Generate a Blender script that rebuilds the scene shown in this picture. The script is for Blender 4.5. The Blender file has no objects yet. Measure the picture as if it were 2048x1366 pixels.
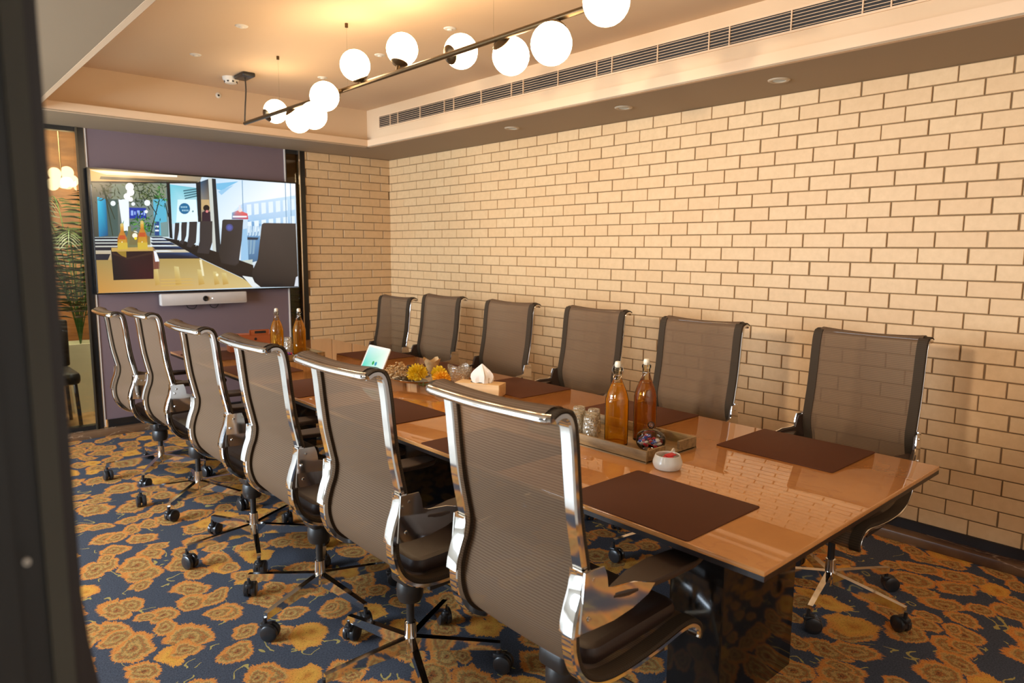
import bpy, bmesh, math, random
from mathutils import Vector, Matrix
random.seed(7)
PI = math.pi
SC = bpy.context.scene
COL = SC.collection

# ------------------------------------------------------------------ camera
F_PX, YAW, PITCH, ROLL, CAMH = 1386.44, math.radians(-42.0054), math.radians(-7.5178), math.radians(0.4415), 1.5
cam_d = bpy.data.cameras.new('camera'); cam = bpy.data.objects.new('camera', cam_d); COL.objects.link(cam)
cam_d.sensor_width = 36.0; cam_d.lens = F_PX / 2048 * 36.0; cam_d.clip_start = 0.05; cam_d.clip_end = 60
fw = Vector((-math.sin(YAW) * math.cos(PITCH), math.cos(YAW) * math.cos(PITCH), math.sin(PITCH)))
rt = Vector((math.cos(YAW), math.sin(YAW), 0)); up = rt.cross(fw)
r2 = rt * math.cos(ROLL) + up * math.sin(ROLL); u2 = up * math.cos(ROLL) - rt * math.sin(ROLL)
cam.matrix_world = Matrix(((r2.x, u2.x, -fw.x, 0), (r2.y, u2.y, -fw.y, 0), (r2.z, u2.z, -fw.z, CAMH), (0, 0, 0, 1)))
cam_d.dof.use_dof = True; cam_d.dof.focus_distance = 3.0; cam_d.dof.aperture_fstop = 4.0
SC.camera = cam

# ------------------------------------------------------------------ view, world, big lights
SC.view_settings.view_transform = 'Standard'; SC.view_settings.look = 'None'
SC.view_settings.gamma = 1.0; SC.view_settings.use_curve_mapping = False
SC.view_settings.exposure = 0.95
w = bpy.data.worlds.new('world'); SC.world = w; w.use_nodes = True
w.node_tree.nodes['Background'].inputs[0].default_value = (0.75, 0.8, 1.0, 1)
w.node_tree.nodes['Background'].inputs[1].default_value = 0.05

def area(name, loc, target, size, size_y, power, color):
    l = bpy.data.lights.new(name, 'AREA'); l.shape = 'RECTANGLE'; l.size = size; l.size_y = size_y
    l.energy = power; l.color = color
    o = bpy.data.objects.new(name, l); COL.objects.link(o); o.location = loc
    o.rotation_euler = (Vector(target) - Vector(loc)).to_track_quat('-Z', 'Y').to_euler()
    return o
# assumed unseen sources on the left: cool window daylight and a bare spot
area('assumed_window_light', (-3.1, 4.3, 1.5), (1.0, 4.6, 1.2), 3.0, 1.5, 260, (0.72, 0.86, 1.0))  # area light standing in for daylight from an assumed, unseen window
def spot(name, loc, target, deg, blend, power, color, r):
    l = bpy.data.lights.new(name, 'SPOT'); l.spot_size = math.radians(deg); l.spot_blend = blend
    l.energy = power; l.color = color; l.shadow_soft_size = r
    o = bpy.data.objects.new(name, l); COL.objects.link(o); o.location = loc
    o.rotation_euler = (Vector(target) - Vector(loc)).to_track_quat('-Z', 'Y').to_euler()
    return o
spot('assumed_left_spot', (-1.5, 0.8, 1.95), (3.93, 2.3, 2.3), 50, 0.35, 180, (1.0, 0.87, 0.74), 0.09)
area('added_front_fill', (0.9, -0.75, 2.32), (0.9, -1.6, 1.0), 2.4, 0.3, 26, (1.0, 0.93, 0.86))  # added lamp without fixture; brightens front wall for chrome reflections and near fill
area('added_next_room_fill', (1.0, 6.75, 2.6), (1.4, 7.6, .8), 1.2, 0.5, 95, (1.0, 0.84, 0.62))  # unseen lamp added above the glass to brighten the planter side
GLOBE_STRENGTH = 9.8

# ------------------------------------------------------------------ materials
def srgb(r, g=None, b=None):
    if g is None: r, g, b = r
    f = lambda c: (c / 255 / 12.92) if c / 255 <= 0.04045 else ((c / 255 + 0.055) / 1.055) ** 2.4
    return (f(r), f(g), f(b), 1)
class NT:
    def __init__(s, name):
        s.m = bpy.data.materials.new(name); s.m.use_nodes = True; s.t = s.m.node_tree; s.t.nodes.clear()
        s.out = s.n('ShaderNodeOutputMaterial')
    def n(s, typ, ins=None, **kw):
        x = s.t.nodes.new(typ)
        for k, v in kw.items(): setattr(x, k, v)
        for k, v in (ins or {}).items(): s.set(x, k, v)
        return x
    def set(s, x, k, v):
        i = x.inputs[k]
        if hasattr(v, 'is_output') or isinstance(v, bpy.types.NodeSocket): s.t.links.new(v, i)
        else: i.default_value = v
    def math(s, op, a, b=0.0, c=0.0):
        x = s.n('ShaderNodeMath', operation=op); s.set(x, 0, a); s.set(x, 1, b); s.set(x, 2, c); return x.outputs[0]
    def mix(s, f, a, b):
        x = s.n('ShaderNodeMix', data_type='RGBA'); s.set(x, 0, f); s.set(x, 6, a); s.set(x, 7, b); return x.outputs[2]
    def ramp(s, f, stops, interp='LINEAR'):
        x = s.n('ShaderNodeValToRGB'); s.set(x, 0, f); cr = x.color_ramp; cr.interpolation = interp
        while len(cr.elements) > 1: cr.elements.remove(cr.elements[-1])
        cr.elements[0].position, cr.elements[0].color = stops[0]
        for p, c in stops[1:]: e = cr.elements.new(p); e.color = c
        return x.outputs[0]
    def noise(s, vec, scale, detail=3.0, rough=0.5, dim='3D'):
        x = s.n('ShaderNodeTexNoise', {'Vector': vec, 'Scale': scale, 'Detail': detail, 'Roughness': rough}); return x
    def coord(s, which='Object'): return s.n('ShaderNodeTexCoord').outputs[which]
    def mapping(s, vec, loc=(0,0,0), rot=(0,0,0), scale=(1,1,1)):
        return s.n('ShaderNodeMapping', {'Vector': vec, 'Location': loc, 'Rotation': rot, 'Scale': scale}).outputs[0]
    def bsdf(s, color=(.8,.8,.8,1), rough=0.5, metal=0.0, **kw):
        x = s.n('ShaderNodeBsdfPrincipled', {'Base Color': color, 'Roughness': rough, 'Metallic': metal})
        for k, v in kw.items(): s.set(x, k.replace('_', ' '), v)
        return x
    def bump(s, h, strength=0.3, dist=0.01):
        return s.n('ShaderNodeBump', {'Height': h, 'Strength': strength, 'Distance': dist}).outputs[0]
    def done(s, sock):
        s.t.links.new(sock.outputs[0] if hasattr(sock, 'outputs') else sock, s.out.inputs[0]); return s.m

def simple(name, col, rough=0.5, metal=0.0, var=0.06, scale=9.0, bump=0.0, bscale=60.0, **kw):
    t = NT(name); c = srgb(col) if max(col) > 1 else (*col, 1)
    co = t.coord(); nz = t.noise(co, scale)
    d = tuple(v * (1 - var * 2) for v in c[:3]) + (1,)
    b = t.bsdf(t.mix(nz.outputs[0], d, c), rough, metal, **kw)
    if bump: t.set(b, 'Normal', t.bump(t.noise(co, bscale).outputs[0], bump, 0.002))
    return t.done(b)
M = {}
M['chrome'] = simple('polished_chrome', (0.82, 0.82, 0.82), 0.07, 1.0, 0.01)
M['black_plastic'] = simple('black_plastic', (0.018, 0.016, 0.015), 0.38)
M['caster_rubber'] = simple('caster_black', (0.022, 0.022, 0.024), 0.3)
M['leather'] = simple('seat_leather', (50, 34, 26), 0.42, bump=0.15, bscale=220)
M['arm_pad'] = simple('arm_pad', (62, 45, 33), 0.5)
M['mat'] = simple('desk_mat_leather', (88, 46, 22), 0.72, bump=0.1, bscale=400, Specular_IOR_Level=0.25)
M['table_black'] = simple('black_lacquer', (0.010, 0.008, 0.007), 0.10)
M['table_edge'] = simple('dark_edge_wood', (30, 18, 14), 0.3)
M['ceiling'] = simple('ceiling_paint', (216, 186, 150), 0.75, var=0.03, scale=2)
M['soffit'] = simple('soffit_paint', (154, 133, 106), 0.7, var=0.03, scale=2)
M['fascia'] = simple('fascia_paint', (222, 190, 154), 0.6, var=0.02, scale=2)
M['purple'] = simple('mauve_wall_panel', (113, 94, 98), 0.6, var=0.03, scale=3)
M['white_trim'] = simple('white_trim', (225, 215, 205), 0.4)
M['dim_rim'] = simple('dim_rim', (186, 168, 142), 0.5)
M['frame_black'] = simple('black_frame', (0.012, 0.012, 0.012), 0.25)
M['frame_metal'] = simple('bronze_frame', (84, 78, 66), 0.3, 0.6)
M['wall_grey'] = simple('grey_wall', (196, 192, 186), 0.7)
M['jamb_dark'] = simple('jamb_dark', (21, 21, 20), 0.5)
M['jamb_mid'] = simple('jamb_olive_grey', (60, 58, 48), 0.6)
M['jamb_brown'] = simple('jamb_brown', (30, 21, 18), 0.5)
M['rubber_grey'] = simple('white_rubber', (210, 205, 195), 0.5)
M['tv_black'] = simple('tv_bezel', (0.006, 0.006, 0.006), 0.15)
M['bar_grey'] = simple('silver_grey_bar', (196, 186, 178), 0.4)
M['bronze'] = simple('aged_brass', (96, 76, 50), 0.35, 0.85)
M['white_plastic'] = simple('white_plastic', (232, 226, 214), 0.4)
M['grille_black'] = simple('duct_black', (0.01, 0.008, 0.007), 0.6)
M['ceramic'] = simple('cream_ceramic', (232, 222, 204), 0.2)
M['red_paper'] = simple('red_sachet', (205, 22, 34), 0.4)
M['orange_card'] = simple('orange_card', (186, 98, 50), 0.55)
M['wire'] = simple('steel_wire', (0.7, 0.68, 0.64), 0.2, 1.0, 0.01)
M['stopper'] = simple('white_stopper', (232, 222, 196), 0.3)
M['tissue'] = simple('tissue_paper', (246, 238, 226), 0.8, bump=0.3, bscale=40)
M['petal_yellow'] = simple('petal_yellow', (255, 222, 50), 0.6)
M['petal_orange'] = simple('petal_orange', (255, 190, 40), 0.6)
M['leaf'] = simple('leaf_green', (52, 84, 34), 0.5)
M['leaf_dark'] = simple('palm_green', (50, 66, 24), 0.5, var=0.3)
M['planter'] = simple('cream_planter', (222, 222, 196), 0.4)
M['dried'] = simple('dried_plant', (238, 196, 136), 0.7, var=0.3, scale=60)
M['dried_dark'] = simple('dried_seed', (84, 48, 26), 0.6)
M['tablet_white'] = simple('tablet_white', (238, 234, 226), 0.25)
M['candy_blue'] = simple('candy_blue', (40, 80, 190), 0.3)
M['candy_red'] = simple('candy_red', (205, 30, 60), 0.3)
M['candy_white'] = simple('candy_white', (240, 235, 225), 0.3)

def wood(name, a, b, scale=(1, 1, 1), ns=6.0, rough=0.5):
    t = NT(name); v = t.mapping(t.coord(), scale=scale); nz = t.noise(v, ns, 6, 0.62)
    return t.done(t.bsdf(t.ramp(nz.outputs[0], [(0.3, srgb(a)), (0.7, srgb(b))]), rough))
M['tray_wood'] = wood('weathered_wood', (112, 88, 54), (176, 144, 96), (8, 1, 8), 7)
M['box_wood'] = wood('light_wood', (214, 170, 112), (236, 196, 140), (1, 12, 12), 3)
M['back_wood'] = wood('warm_wood_wall', (120, 78, 40), (172, 118, 66), (1, 1, 6), 2.2)
M['corridor_tile'] = wood('pale_stone_tile', (176, 172, 164), (206, 202, 194), (1, 1, 1), 2, .25)
M['tile_floor'] = wood('brown_floor', (110, 84, 52), (150, 118, 78), (1, 3, 1), 2)

def kerb_marble():
    t = NT('brown_marble'); co = t.coord()
    nz = t.noise(co, 3.0, 5); w = t.noise(t.mapping(co, scale=(1, .5, 3)), 4, 4)
    vein = t.ramp(t.math('ABSOLUTE', t.math('SUBTRACT', w.outputs[0], 0.5)), [(0.0, (1,1,1,1)), (0.012, (0,0,0,1))])
    base = t.ramp(nz.outputs[0], [(0.3, srgb(84, 58, 42)), (0.7, srgb(128, 98, 70))])
    return t.done(t.bsdf(t.mix(t.math('MULTIPLY', vein, .55), base, srgb(190, 160, 130)), 0.25))
M['kerb'] = kerb_marble()

def table_stone():
    t = NT('polished_beige_stone'); co = t.coord()
    warp = t.noise(co, 1.3, 4)
    v = t.n('ShaderNodeVectorMath', {0: co, 1: warp.outputs[1]}, operation='ADD').outputs[0]
    w = t.noise(t.mapping(v, scale=(1.1, .8, 1)), 2.4, 5, .6)
    vein = t.ramp(t.math('ABSOLUTE', t.math('SUBTRACT', w.outputs[0], 0.5)), [(0.0, (1,1,1,1)), (0.02, (0,0,0,1))])
    cl = t.noise(co, 2.2, 6, .6)
    base = t.ramp(cl.outputs[0], [(0.3, srgb(188, 124, 68)), (0.72, srgb(212, 150, 86))])
    c = t.mix(t.math('MULTIPLY', vein, .25), base, srgb(168, 104, 66))
    return t.done(t.bsdf(c, 0.018, 0.0, IOR=1.75))
M['stone'] = table_stone()

def brick_paint():
    t = NT('cream_painted_brick'); co = t.coord()
    per = t.n('ShaderNodeAttribute', attribute_name='tone').outputs[2]
    n1 = t.noise(co, 26, 5, .6); n2 = t.noise(co, 90, 4, .6)
    a = t.mix(n1.outputs[0], srgb(203, 166, 120), srgb(228, 192, 144))
    c = t.mix(t.math('MULTIPLY', per, .30), a, srgb(206, 160, 108))
    sm = t.ramp(t.noise(co, 5.5, 8, .72).outputs[0], [(0.60, (0,0,0,1)), (0.74, (1,1,1,1))])
    c = t.mix(t.math('MULTIPLY', sm, .30), c, srgb(186, 152, 112))
    b = t.bsdf(c, 0.55); t.set(b, 'Normal', t.bump(n2.outputs[0], .25, .002))
    return t.done(b)
M['brick'] = brick_paint()
M['mortar'] = simple('mortar', (136, 108, 74), 0.9, bump=.3, bscale=120)

def carpet():
    t = NT('floral_carpet'); co = t.coord()
    lo = t.noise(co, 3.2, 2); hi = t.noise(co, 26, 3, .7)
    sub = lambda s, k: t.n('ShaderNodeVectorMath', {0: t.n('ShaderNodeVectorMath', {0: s, 1: (.5,.5,.5)}, operation='SUBTRACT').outputs[0], 3: k}, operation='SCALE').outputs[0]
    add = lambda a, b: t.n('ShaderNodeVectorMath', {0: a, 1: b}, operation='ADD').outputs[0]
    v = add(add(co, sub(lo.outputs[1], .16)), sub(hi.outputs[1], .020))
    navy = t.mix(t.noise(co, 160, 2).outputs[0], srgb(36, 39, 47), srgb(94, 99, 111))
    col = navy
    def layer(col, off, scale, thr, hue_shift):
        m = t.mapping(v, loc=off, scale=(scale, scale * .86, 0.0))
        vo = t.n('ShaderNodeTexVoronoi', {'Vector': m, 'Scale': 1.0, 'Randomness': .8}, voronoi_dimensions='2D')
        d = vo.outputs['Distance']
        loc = t.n('ShaderNodeVectorMath', {0: m, 1: vo.outputs['Position']}, operation='SUBTRACT').outputs[0]
        sp = t.n('ShaderNodeSeparateXYZ', {0: loc})
        ang = t.math('ARCTAN2', sp.outputs[1], sp.outputs[0])
        rnd = t.n('ShaderNodeSeparateColor', {0: vo.outputs['Color']})
        ca_, sa_ = t.math('COSINE', ang), t.math('SINE', ang)
        off3 = t.math('MULTIPLY', rnd.outputs[2], 37.0)
        pv = t.n('ShaderNodeCombineXYZ', {0: t.math('MULTIPLY', ca_, 13.0), 1: t.math('MULTIPLY', sa_, 13.0), 2: t.math('ADD', t.math('MULTIPLY', d, 5.0), off3)}).outputs[0]
        petal = t.noise(pv, 1.0, 4, .75).outputs[0]
        pw = t.n('ShaderNodeCombineXYZ', {0: t.math('MULTIPLY', ca_, 1.1), 1: t.math('MULTIPLY', sa_, 1.1), 2: off3}).outputs[0]
        lobe = t.noise(pw, 1.0, 1).outputs[0]
        size = t.math('ADD', thr, t.math('MULTIPLY', rnd.outputs[0], .12))
        q = t.math('DIVIDE', d, t.math('MULTIPLY', size, t.math('MULTIPLY_ADD', lobe, .9, .60)))
        qf = t.math('ADD', q, t.math('MULTIPLY', t.math('SUBTRACT', petal, .5), .75))
        mask = t.math('LESS_THAN', qf, 1.0)
        streak = t.noise(t.mapping(co, scale=(1, 1, 0)), 60, 4, .7).outputs[0]
        qs = t.math('ADD', t.math('ADD', q, t.math('MULTIPLY', ang, .035)), t.math('ADD', t.math('MULTIPLY', t.math('SUBTRACT', streak, .5), .55), t.math('MULTIPLY', t.math('SUBTRACT', petal, .5), .55)))
        o = srgb(212, 134, 66); ol = srgb(138, 120, 74); ru = srgb(168, 94, 52); g = srgb(204, 160, 94); dk = srgb(96, 68, 48)
        flower = t.ramp(qs, [(0.0, dk), (0.12, ru), (0.22, ol), (0.34, g), (0.44, ol), (0.54, ru), (0.64, ol), (0.74, g), (0.84, o), (1.0, o)])
        yellow = t.ramp(qs, [(0.0, srgb(190, 118, 48)), (0.5, srgb(222, 166, 72)), (1.0, srgb(220, 146, 66))])
        fl = t.mix(t.math('GREATER_THAN', rnd.outputs[1], .85), flower, yellow)
        sp2 = t.noise(t.mapping(co, scale=(1, 1, 0)), 150, 3, .7).outputs[0]
        fl = t.mix(t.ramp(sp2, [(.52, (0,0,0,1)), (.66, (.75,.75,.75,1))]), fl, srgb(214, 150, 72))
        fl = t.mix(t.ramp(sp2, [(.34, (.6,.6,.6,1)), (.46, (0,0,0,1))]), fl, srgb(96, 64, 36))
        return t.mix(mask, col, fl), mask
    # trailing tendrils
    tv = t.noise(t.mapping(v, loc=(5, 2, 0), scale=(1, 1, 0)), 4.6, 2)
    td = t.math('ABSOLUTE', t.math('SUBTRACT', tv.outputs[0], .5))
    tm = t.math('MULTIPLY', t.math('LESS_THAN', td, .006), t.math('GREATER_THAN', t.noise(co, 9, 1).outputs[0], .52))
    col = t.mix(tm, col, srgb(176, 156, 90))
    col, m1 = layer(col, (0.3, 0.1, 0), 5.6, .31, 0)
    col, m2 = layer(col, (7.7, 3.3, 0), 5.0, .20, 1)
    b = t.bsdf(col, 0.95, Specular_IOR_Level=0.1)
    pile = t.noise(co, 420, 2)
    t.set(b, 'Normal', t.bump(pile.outputs[0], .5, .004))
    return t.done(b)
M['carpet'] = carpet()

def fabric(name, opaque, c1, c2):
    t = NT(name); uv = t.n('ShaderNodeSeparateXYZ', {0: t.coord('UV')})
    s = t.math('SINE', t.math('ADD', t.math('MULTIPLY', uv.outputs[1], 2 * PI / 0.0075), t.math('MULTIPLY', t.noise(t.coord('UV'), 9, 2).outputs[0], 3.0)))
    s01 = t.math('MULTIPLY_ADD', s, .5, .5)
    c = t.mix(s01, srgb(c1), srgb(c2))
    b = t.bsdf(c, 0.8, Specular_IOR_Level=0.2)
    if opaque >= 1: return t.done(b)
    tr = t.n('ShaderNodeBsdfTransparent')
    f = t.math('ADD', opaque - .04, t.math('MULTIPLY', s01, .05))
    mx = t.n('ShaderNodeMixShader', {0: f, 1: tr.outputs[0], 2: b.outputs[0]})
    return t.done(mx)
M['mesh'] = fabric('woven_mesh', 0.89, (92, 70, 50), (110, 87, 66))
M['mesh_edge'] = fabric('woven_edge', 1.0, (54, 43, 30), (64, 51, 37))

def glassy(name, tint, gloss=0.10, rough=0.0):
    t = NT(name)
    fr = t.n('ShaderNodeFresnel', {'IOR': 1.45})
    tr = t.n('ShaderNodeBsdfTransparent', {'Color': (*tint, 1)}); gl = t.n('ShaderNodeBsdfGlossy', {'Roughness': rough})
    f = t.math('MAXIMUM', fr.outputs[0], gloss * .4)
    return t.done(t.n('ShaderNodeMixShader', {0: f, 1: tr.outputs[0], 2: gl.outputs[0]}))
M['pane'] = glassy('window_glass', (0.86, 0.88, 0.82), .12)
M['pane_dark'] = glassy('smoked_glass', (0.42, 0.40, 0.26), .12)
M['amber_glass'] = glassy('amber_glass', (0.98, 0.90, 0.70), .12)
M['clear_glass'] = glassy('clear_glass', (0.93, 0.92, 0.90), .12)
def liquid(name, tint, dif):
    t = NT(name)
    tr = t.n('ShaderNodeBsdfTransparent', {'Color': (*tint, 1)}); d = t.n('ShaderNodeBsdfTranslucent', {'Color': srgb(dif)}); d2 = t.n('ShaderNodeBsdfDiffuse', {'Color': srgb(dif)})
    lw = t.n('ShaderNodeLayerWeight', {'Blend': .35}).outputs['Facing']
    m1 = t.n('ShaderNodeMixShader', {0: .5, 1: d.outputs[0], 2: d2.outputs[0]})
    f = t.math('MULTIPLY_ADD', lw, .45, .26)
    m2 = t.n('ShaderNodeMixShader', {0: f, 1: tr.outputs[0], 2: m1.outputs[0]})
    gl = t.n('ShaderNodeBsdfGlossy', {'Roughness': .02})
    return t.done(t.n('ShaderNodeMixShader', {0: .05, 1: m2.outputs[0], 2: gl.outputs[0]}))
M['liquid'] = liquid('yellow_drink', (1.0, .86, .40), (236, 172, 30))
M['liquid_amber'] = liquid('amber_drink', (.94, .72, .36), (186, 118, 34))
def pressed():
    t = NT('pressed_glass'); co = t.coord()
    vo = t.n('ShaderNodeTexVoronoi', {'Vector': t.mapping(co, scale=(1, 1, 1)), 'Scale': 105.0})
    tr = t.n('ShaderNodeBsdfTransparent', {'Color': (.80, .77, .68, 1)})
    gl = t.n('ShaderNodeBsdfGlossy', {'Roughness': .12, 'Normal': t.bump(vo.outputs[0], .9, .004)})
    df = t.n('ShaderNodeBsdfDiffuse', {'Color': srgb(220, 205, 176)})
    mx = t.n('ShaderNodeMixShader', {0: .45, 1: gl.outputs[0], 2: df.outputs[0]})
    return t.done(t.n('ShaderNodeMixShader', {0: t.math('MULTIPLY_ADD', vo.outputs[0], .9, .10), 1: tr.outputs[0], 2: mx.outputs[0]}))
M['pressed'] = pressed()
def emit(name, col, s):
    t = NT(name); return t.done(t.n('ShaderNodeEmission', {'Color': col, 'Strength': s}))
M['globe'] = emit('lit_opal_glass', (1.0, 0.74, 0.44, 1), GLOBE_STRENGTH)
M['globe_far'] = emit('lit_opal_glass_far', (1.0, 0.72, 0.40, 1), 1.6)
M['led'] = emit('status_light', (1, 1, 1, 1), 2.0)
M['downlight'] = emit('dim_downlight', (1.0, 0.80, 0.55, 1), 0.16)
def attr_emit(name, s):
    t = NT(name); a = t.n('ShaderNodeAttribute', attribute_name='Col').outputs[0]
    e = t.n('ShaderNodeEmission', {'Color': a, 'Strength': s})
    g = t.n('ShaderNodeBsdfPrincipled', {'Base Color': (.01,.01,.01,1), 'Roughness': .12})
    return t.done(t.n('ShaderNodeAddShader', {0: e.outputs[0], 1: g.outputs[0]}))
M['screen'] = attr_emit('lit_screen', 0.56)

# ------------------------------------------------------------------ mesh helpers
class MB:
    def __init__(s): s.v = []; s.f = []; s.mi = []; s.cur = 0; s.tone = []; s.t = 0.0; s.smooth = True
    def add(s, vs, fs):
        n = len(s.v); s.v += [tuple(p) for p in vs]; s.f += [tuple(n + i for i in f) for f in fs]
        s.mi += [s.cur] * len(fs); s.tone += [s.t] * len(fs); return s
    def box(s, a, b, mat=None):
        x0, y0, z0 = a; x1, y1, z1 = b
        vs = [(x0,y0,z0),(x1,y0,z0),(x1,y1,z0),(x0,y1,z0),(x0,y0,z1),(x1,y0,z1),(x1,y1,z1),(x0,y1,z1)]
        if mat is not None: vs = [mat @ Vector(p) for p in vs]
        return s.add(vs, [(0,3,2,1),(4,5,6,7),(0,1,5,4),(1,2,6,5),(2,3,7,6),(3,0,4,7)])
    def prism(s, poly, z0, z1, mat=None):
        n = len(poly); vs = [(x, y, z0) for x, y in poly] + [(x, y, z1) for x, y in poly]
        if mat is not None: vs = [mat @ Vector(p) for p in vs]
        return s.add(vs, [tuple(range(n))[::-1], tuple(range(n, 2*n))] + [(i, (i+1) % n, n + (i+1) % n, n + i) for i in range(n)])
    def rbox(s, a, b, r=0.01, seg=4, mat=None, top=None):
        # rounded-in-plan box with softened top and bottom rims
        x0, y0, z0 = a; x1, y1, z1 = b; e = min(r * .6, (z1 - z0) / 2.01) if top is None else top
        def loop(ins, z):
            o = []
            for cx, cy, a0 in ((x1-r, y1-r, 0), (x0+r, y1-r, 90), (x0+r, y0+r, 180), (x1-r, y0+r, 270)):
                for k in range(seg + 1):
                    an = math.radians(a0 + 90 * k / seg); o.append((cx + (r-ins) * math.cos(an), cy + (r-ins) * math.sin(an), z))
            return o
        loops = [loop(e, z0), loop(e*.3, z0 + e*.3), loop(0, z0 + e), loop(0, z1 - e), loop(e*.3, z1 - e*.3), loop(e, z1)]
        n = len(loops[0]); vs = [p for l in loops for p in l]
        if mat is not None: vs = [mat @ Vector(p) for p in vs]
        fs = [tuple(range(n))[::-1], tuple(range(5*n, 6*n))]
        for j in range(5): fs += [(j*n+i, j*n+(i+1)%n, (j+1)*n+(i+1)%n, (j+1)*n+i) for i in range(n)]
        return s.add(vs, fs)
    def lathe(s, prof, c=(0,0,0), seg=24, mat=None, cap=True):
        vs = []; fs = []; n = len(prof)
        for r, z in prof:
            for k in range(seg):
                a = 2*PI*k/seg; vs.append((c[0] + r*math.cos(a), c[1] + r*math.sin(a), c[2] + z))
        for j in range(n-1): fs += [(j*seg+k, j*seg+(k+1)%seg, (j+1)*seg+(k+1)%seg, (j+1)*seg+k) for k in range(seg)]
        if cap: fs += [tuple(range(seg))[::-1], tuple(range((n-1)*seg, n*seg))]
        if mat is not None: vs = [mat @ Vector(p) for p in vs]
        return s.add(vs, fs)
    def tube(s, pts, r, seg=8, closed=False):
        pts = [Vector(p) for p in pts]; n = len(pts); rs = r if isinstance(r, (list, tuple)) else [r]*n
        up0 = None; vs = []
        for i, p in enumerate(pts):
            t = (pts[(i+1) % n] - pts[i-1]) if closed else (pts[min(i+1, n-1)] - pts[max(i-1, 0)])
            t = t.normalized() if t.length > 1e-9 else Vector((0,0,1))
            if up0 is None: up0 = t.orthogonal().normalized()
            up0 = (up0 - t * up0.dot(t)); up0 = up0.normalized() if up0.length > 1e-6 else t.orthogonal().normalized()
            b = t.cross(up0)
            vs += [p + (up0*math.cos(2*PI*k/seg) + b*math.sin(2*PI*k/seg)) * rs[i] for k in range(seg)]
        m = n if closed else n-1
        fs = [(i*seg+k, i*seg+(k+1)%seg, ((i+1)%n)*seg+(k+1)%seg, ((i+1)%n)*seg+k) for i in range(m) for k in range(seg)]
        if not closed: fs += [tuple(range(seg))[::-1], tuple(range((n-1)*seg, n*seg))]
        return s.add(vs, fs)
    def sphere(s, c, r, seg=20, rings=12, sc=(1,1,1), mat=None):
        prof = [(max(1e-5, r*math.sin(PI*i/rings)), -r*math.cos(PI*i/rings)) for i in range(rings+1)]
        m = Matrix.Translation(c) @ Matrix.Diagonal((*sc, 1)); m = m if mat is None else mat @ m
        return s.lathe(prof, seg=seg, mat=m)
    def build(s, name, mats, parent=None, angle=35, uv=None):
        me = bpy.data.meshes.new(name); me.from_pydata(s.v, [], s.f); me.validate(); 
        bm = bmesh.new(); bm.from_mesh(me); bmesh.ops.recalc_face_normals(bm, faces=bm.faces); bm.to_mesh(me); bm.free()
        mats = mats if isinstance(mats, (list, tuple)) else [mats]
        for m in mats: me.materials.append(M[m] if isinstance(m, str) else m)
        if len(mats) > 1:
            for p, k in zip(me.polygons, s.mi): p.material_index = k
        me.polygons.foreach_set('use_smooth', [True]*len(me.polygons))
        me.set_sharp_from_angle(angle=math.radians(angle))
        if uv:
            l = me.uv_layers.new(name='UVMap')
            for lp in me.loops: l.data[lp.index].uv = uv[lp.vertex_index]
        o = bpy.data.objects.new(name, me); COL.objects.link(o)
        if parent: o.parent = parent
        return o
def tag(o, label=None, cat=None, group=None, kind=None):
    if label: o['label'] = label
    if cat: o['category'] = cat
    if group: o['group'] = group
    if kind: o['kind'] = kind
    return o
def thing(name, label, cat, loc=(0,0,0), rz=0, group=None):
    o = bpy.data.objects.new(name, None); COL.objects.link(o); o.location = loc; o.rotation_euler = (0, 0, rz)
    o.empty_display_size = .1
    return tag(o, label, cat, group)
def struct(o, label=None, cat=None): return tag(o, label, cat, None, 'structure')
def copy_tree(o, parent=None):
    c = o.copy(); COL.objects.link(c); c.parent = parent
    for ch in [x for x in ALLCH.get(o.name, [])] or list(o.children): copy_tree(ch, c)
    return c
ALLCH = {}
def catmull(P, n=6):
    out = []
    for i in range(len(P)-1):
        p0 = P[max(i-1, 0)]; p1 = P[i]; p2 = P[i+1]; p3 = P[min(i+2, len(P)-1)]
        for k in range(n):
            t = k/n; t2 = t*t; t3 = t2*t
            out.append(tuple(.5*((2*p1[j]) + (-p0[j]+p2[j])*t + (2*p0[j]-5*p1[j]+4*p2[j]-p3[j])*t2 + (-p0[j]+3*p1[j]-3*p2[j]+p3[j])*t3) for j in range(len(p1))))
    out.append(tuple(P[-1])); return out

# ------------------------------------------------------------------ the room
XW, YW, ZS, ZC = 3.93, 6.26, 2.40, 2.73          # brick wall, far wall, soffit, ceiling
XE, YE, XL = 3.29, 5.60, 0.82                    # inner edges of the dropped soffit
XU, YU = 3.335, 5.68                             # recessed upper faces of the tray
KX, KY = XW - 0.10, YW - 0.10                    # kerb fronts
m = MB().box((0.10, -1.6, -0.05), (XW + .1, YW + .05, 0)); struct(m.build('floor', 'carpet'), 'dark blue carpet with orange and gold flowers', 'floor')

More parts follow.
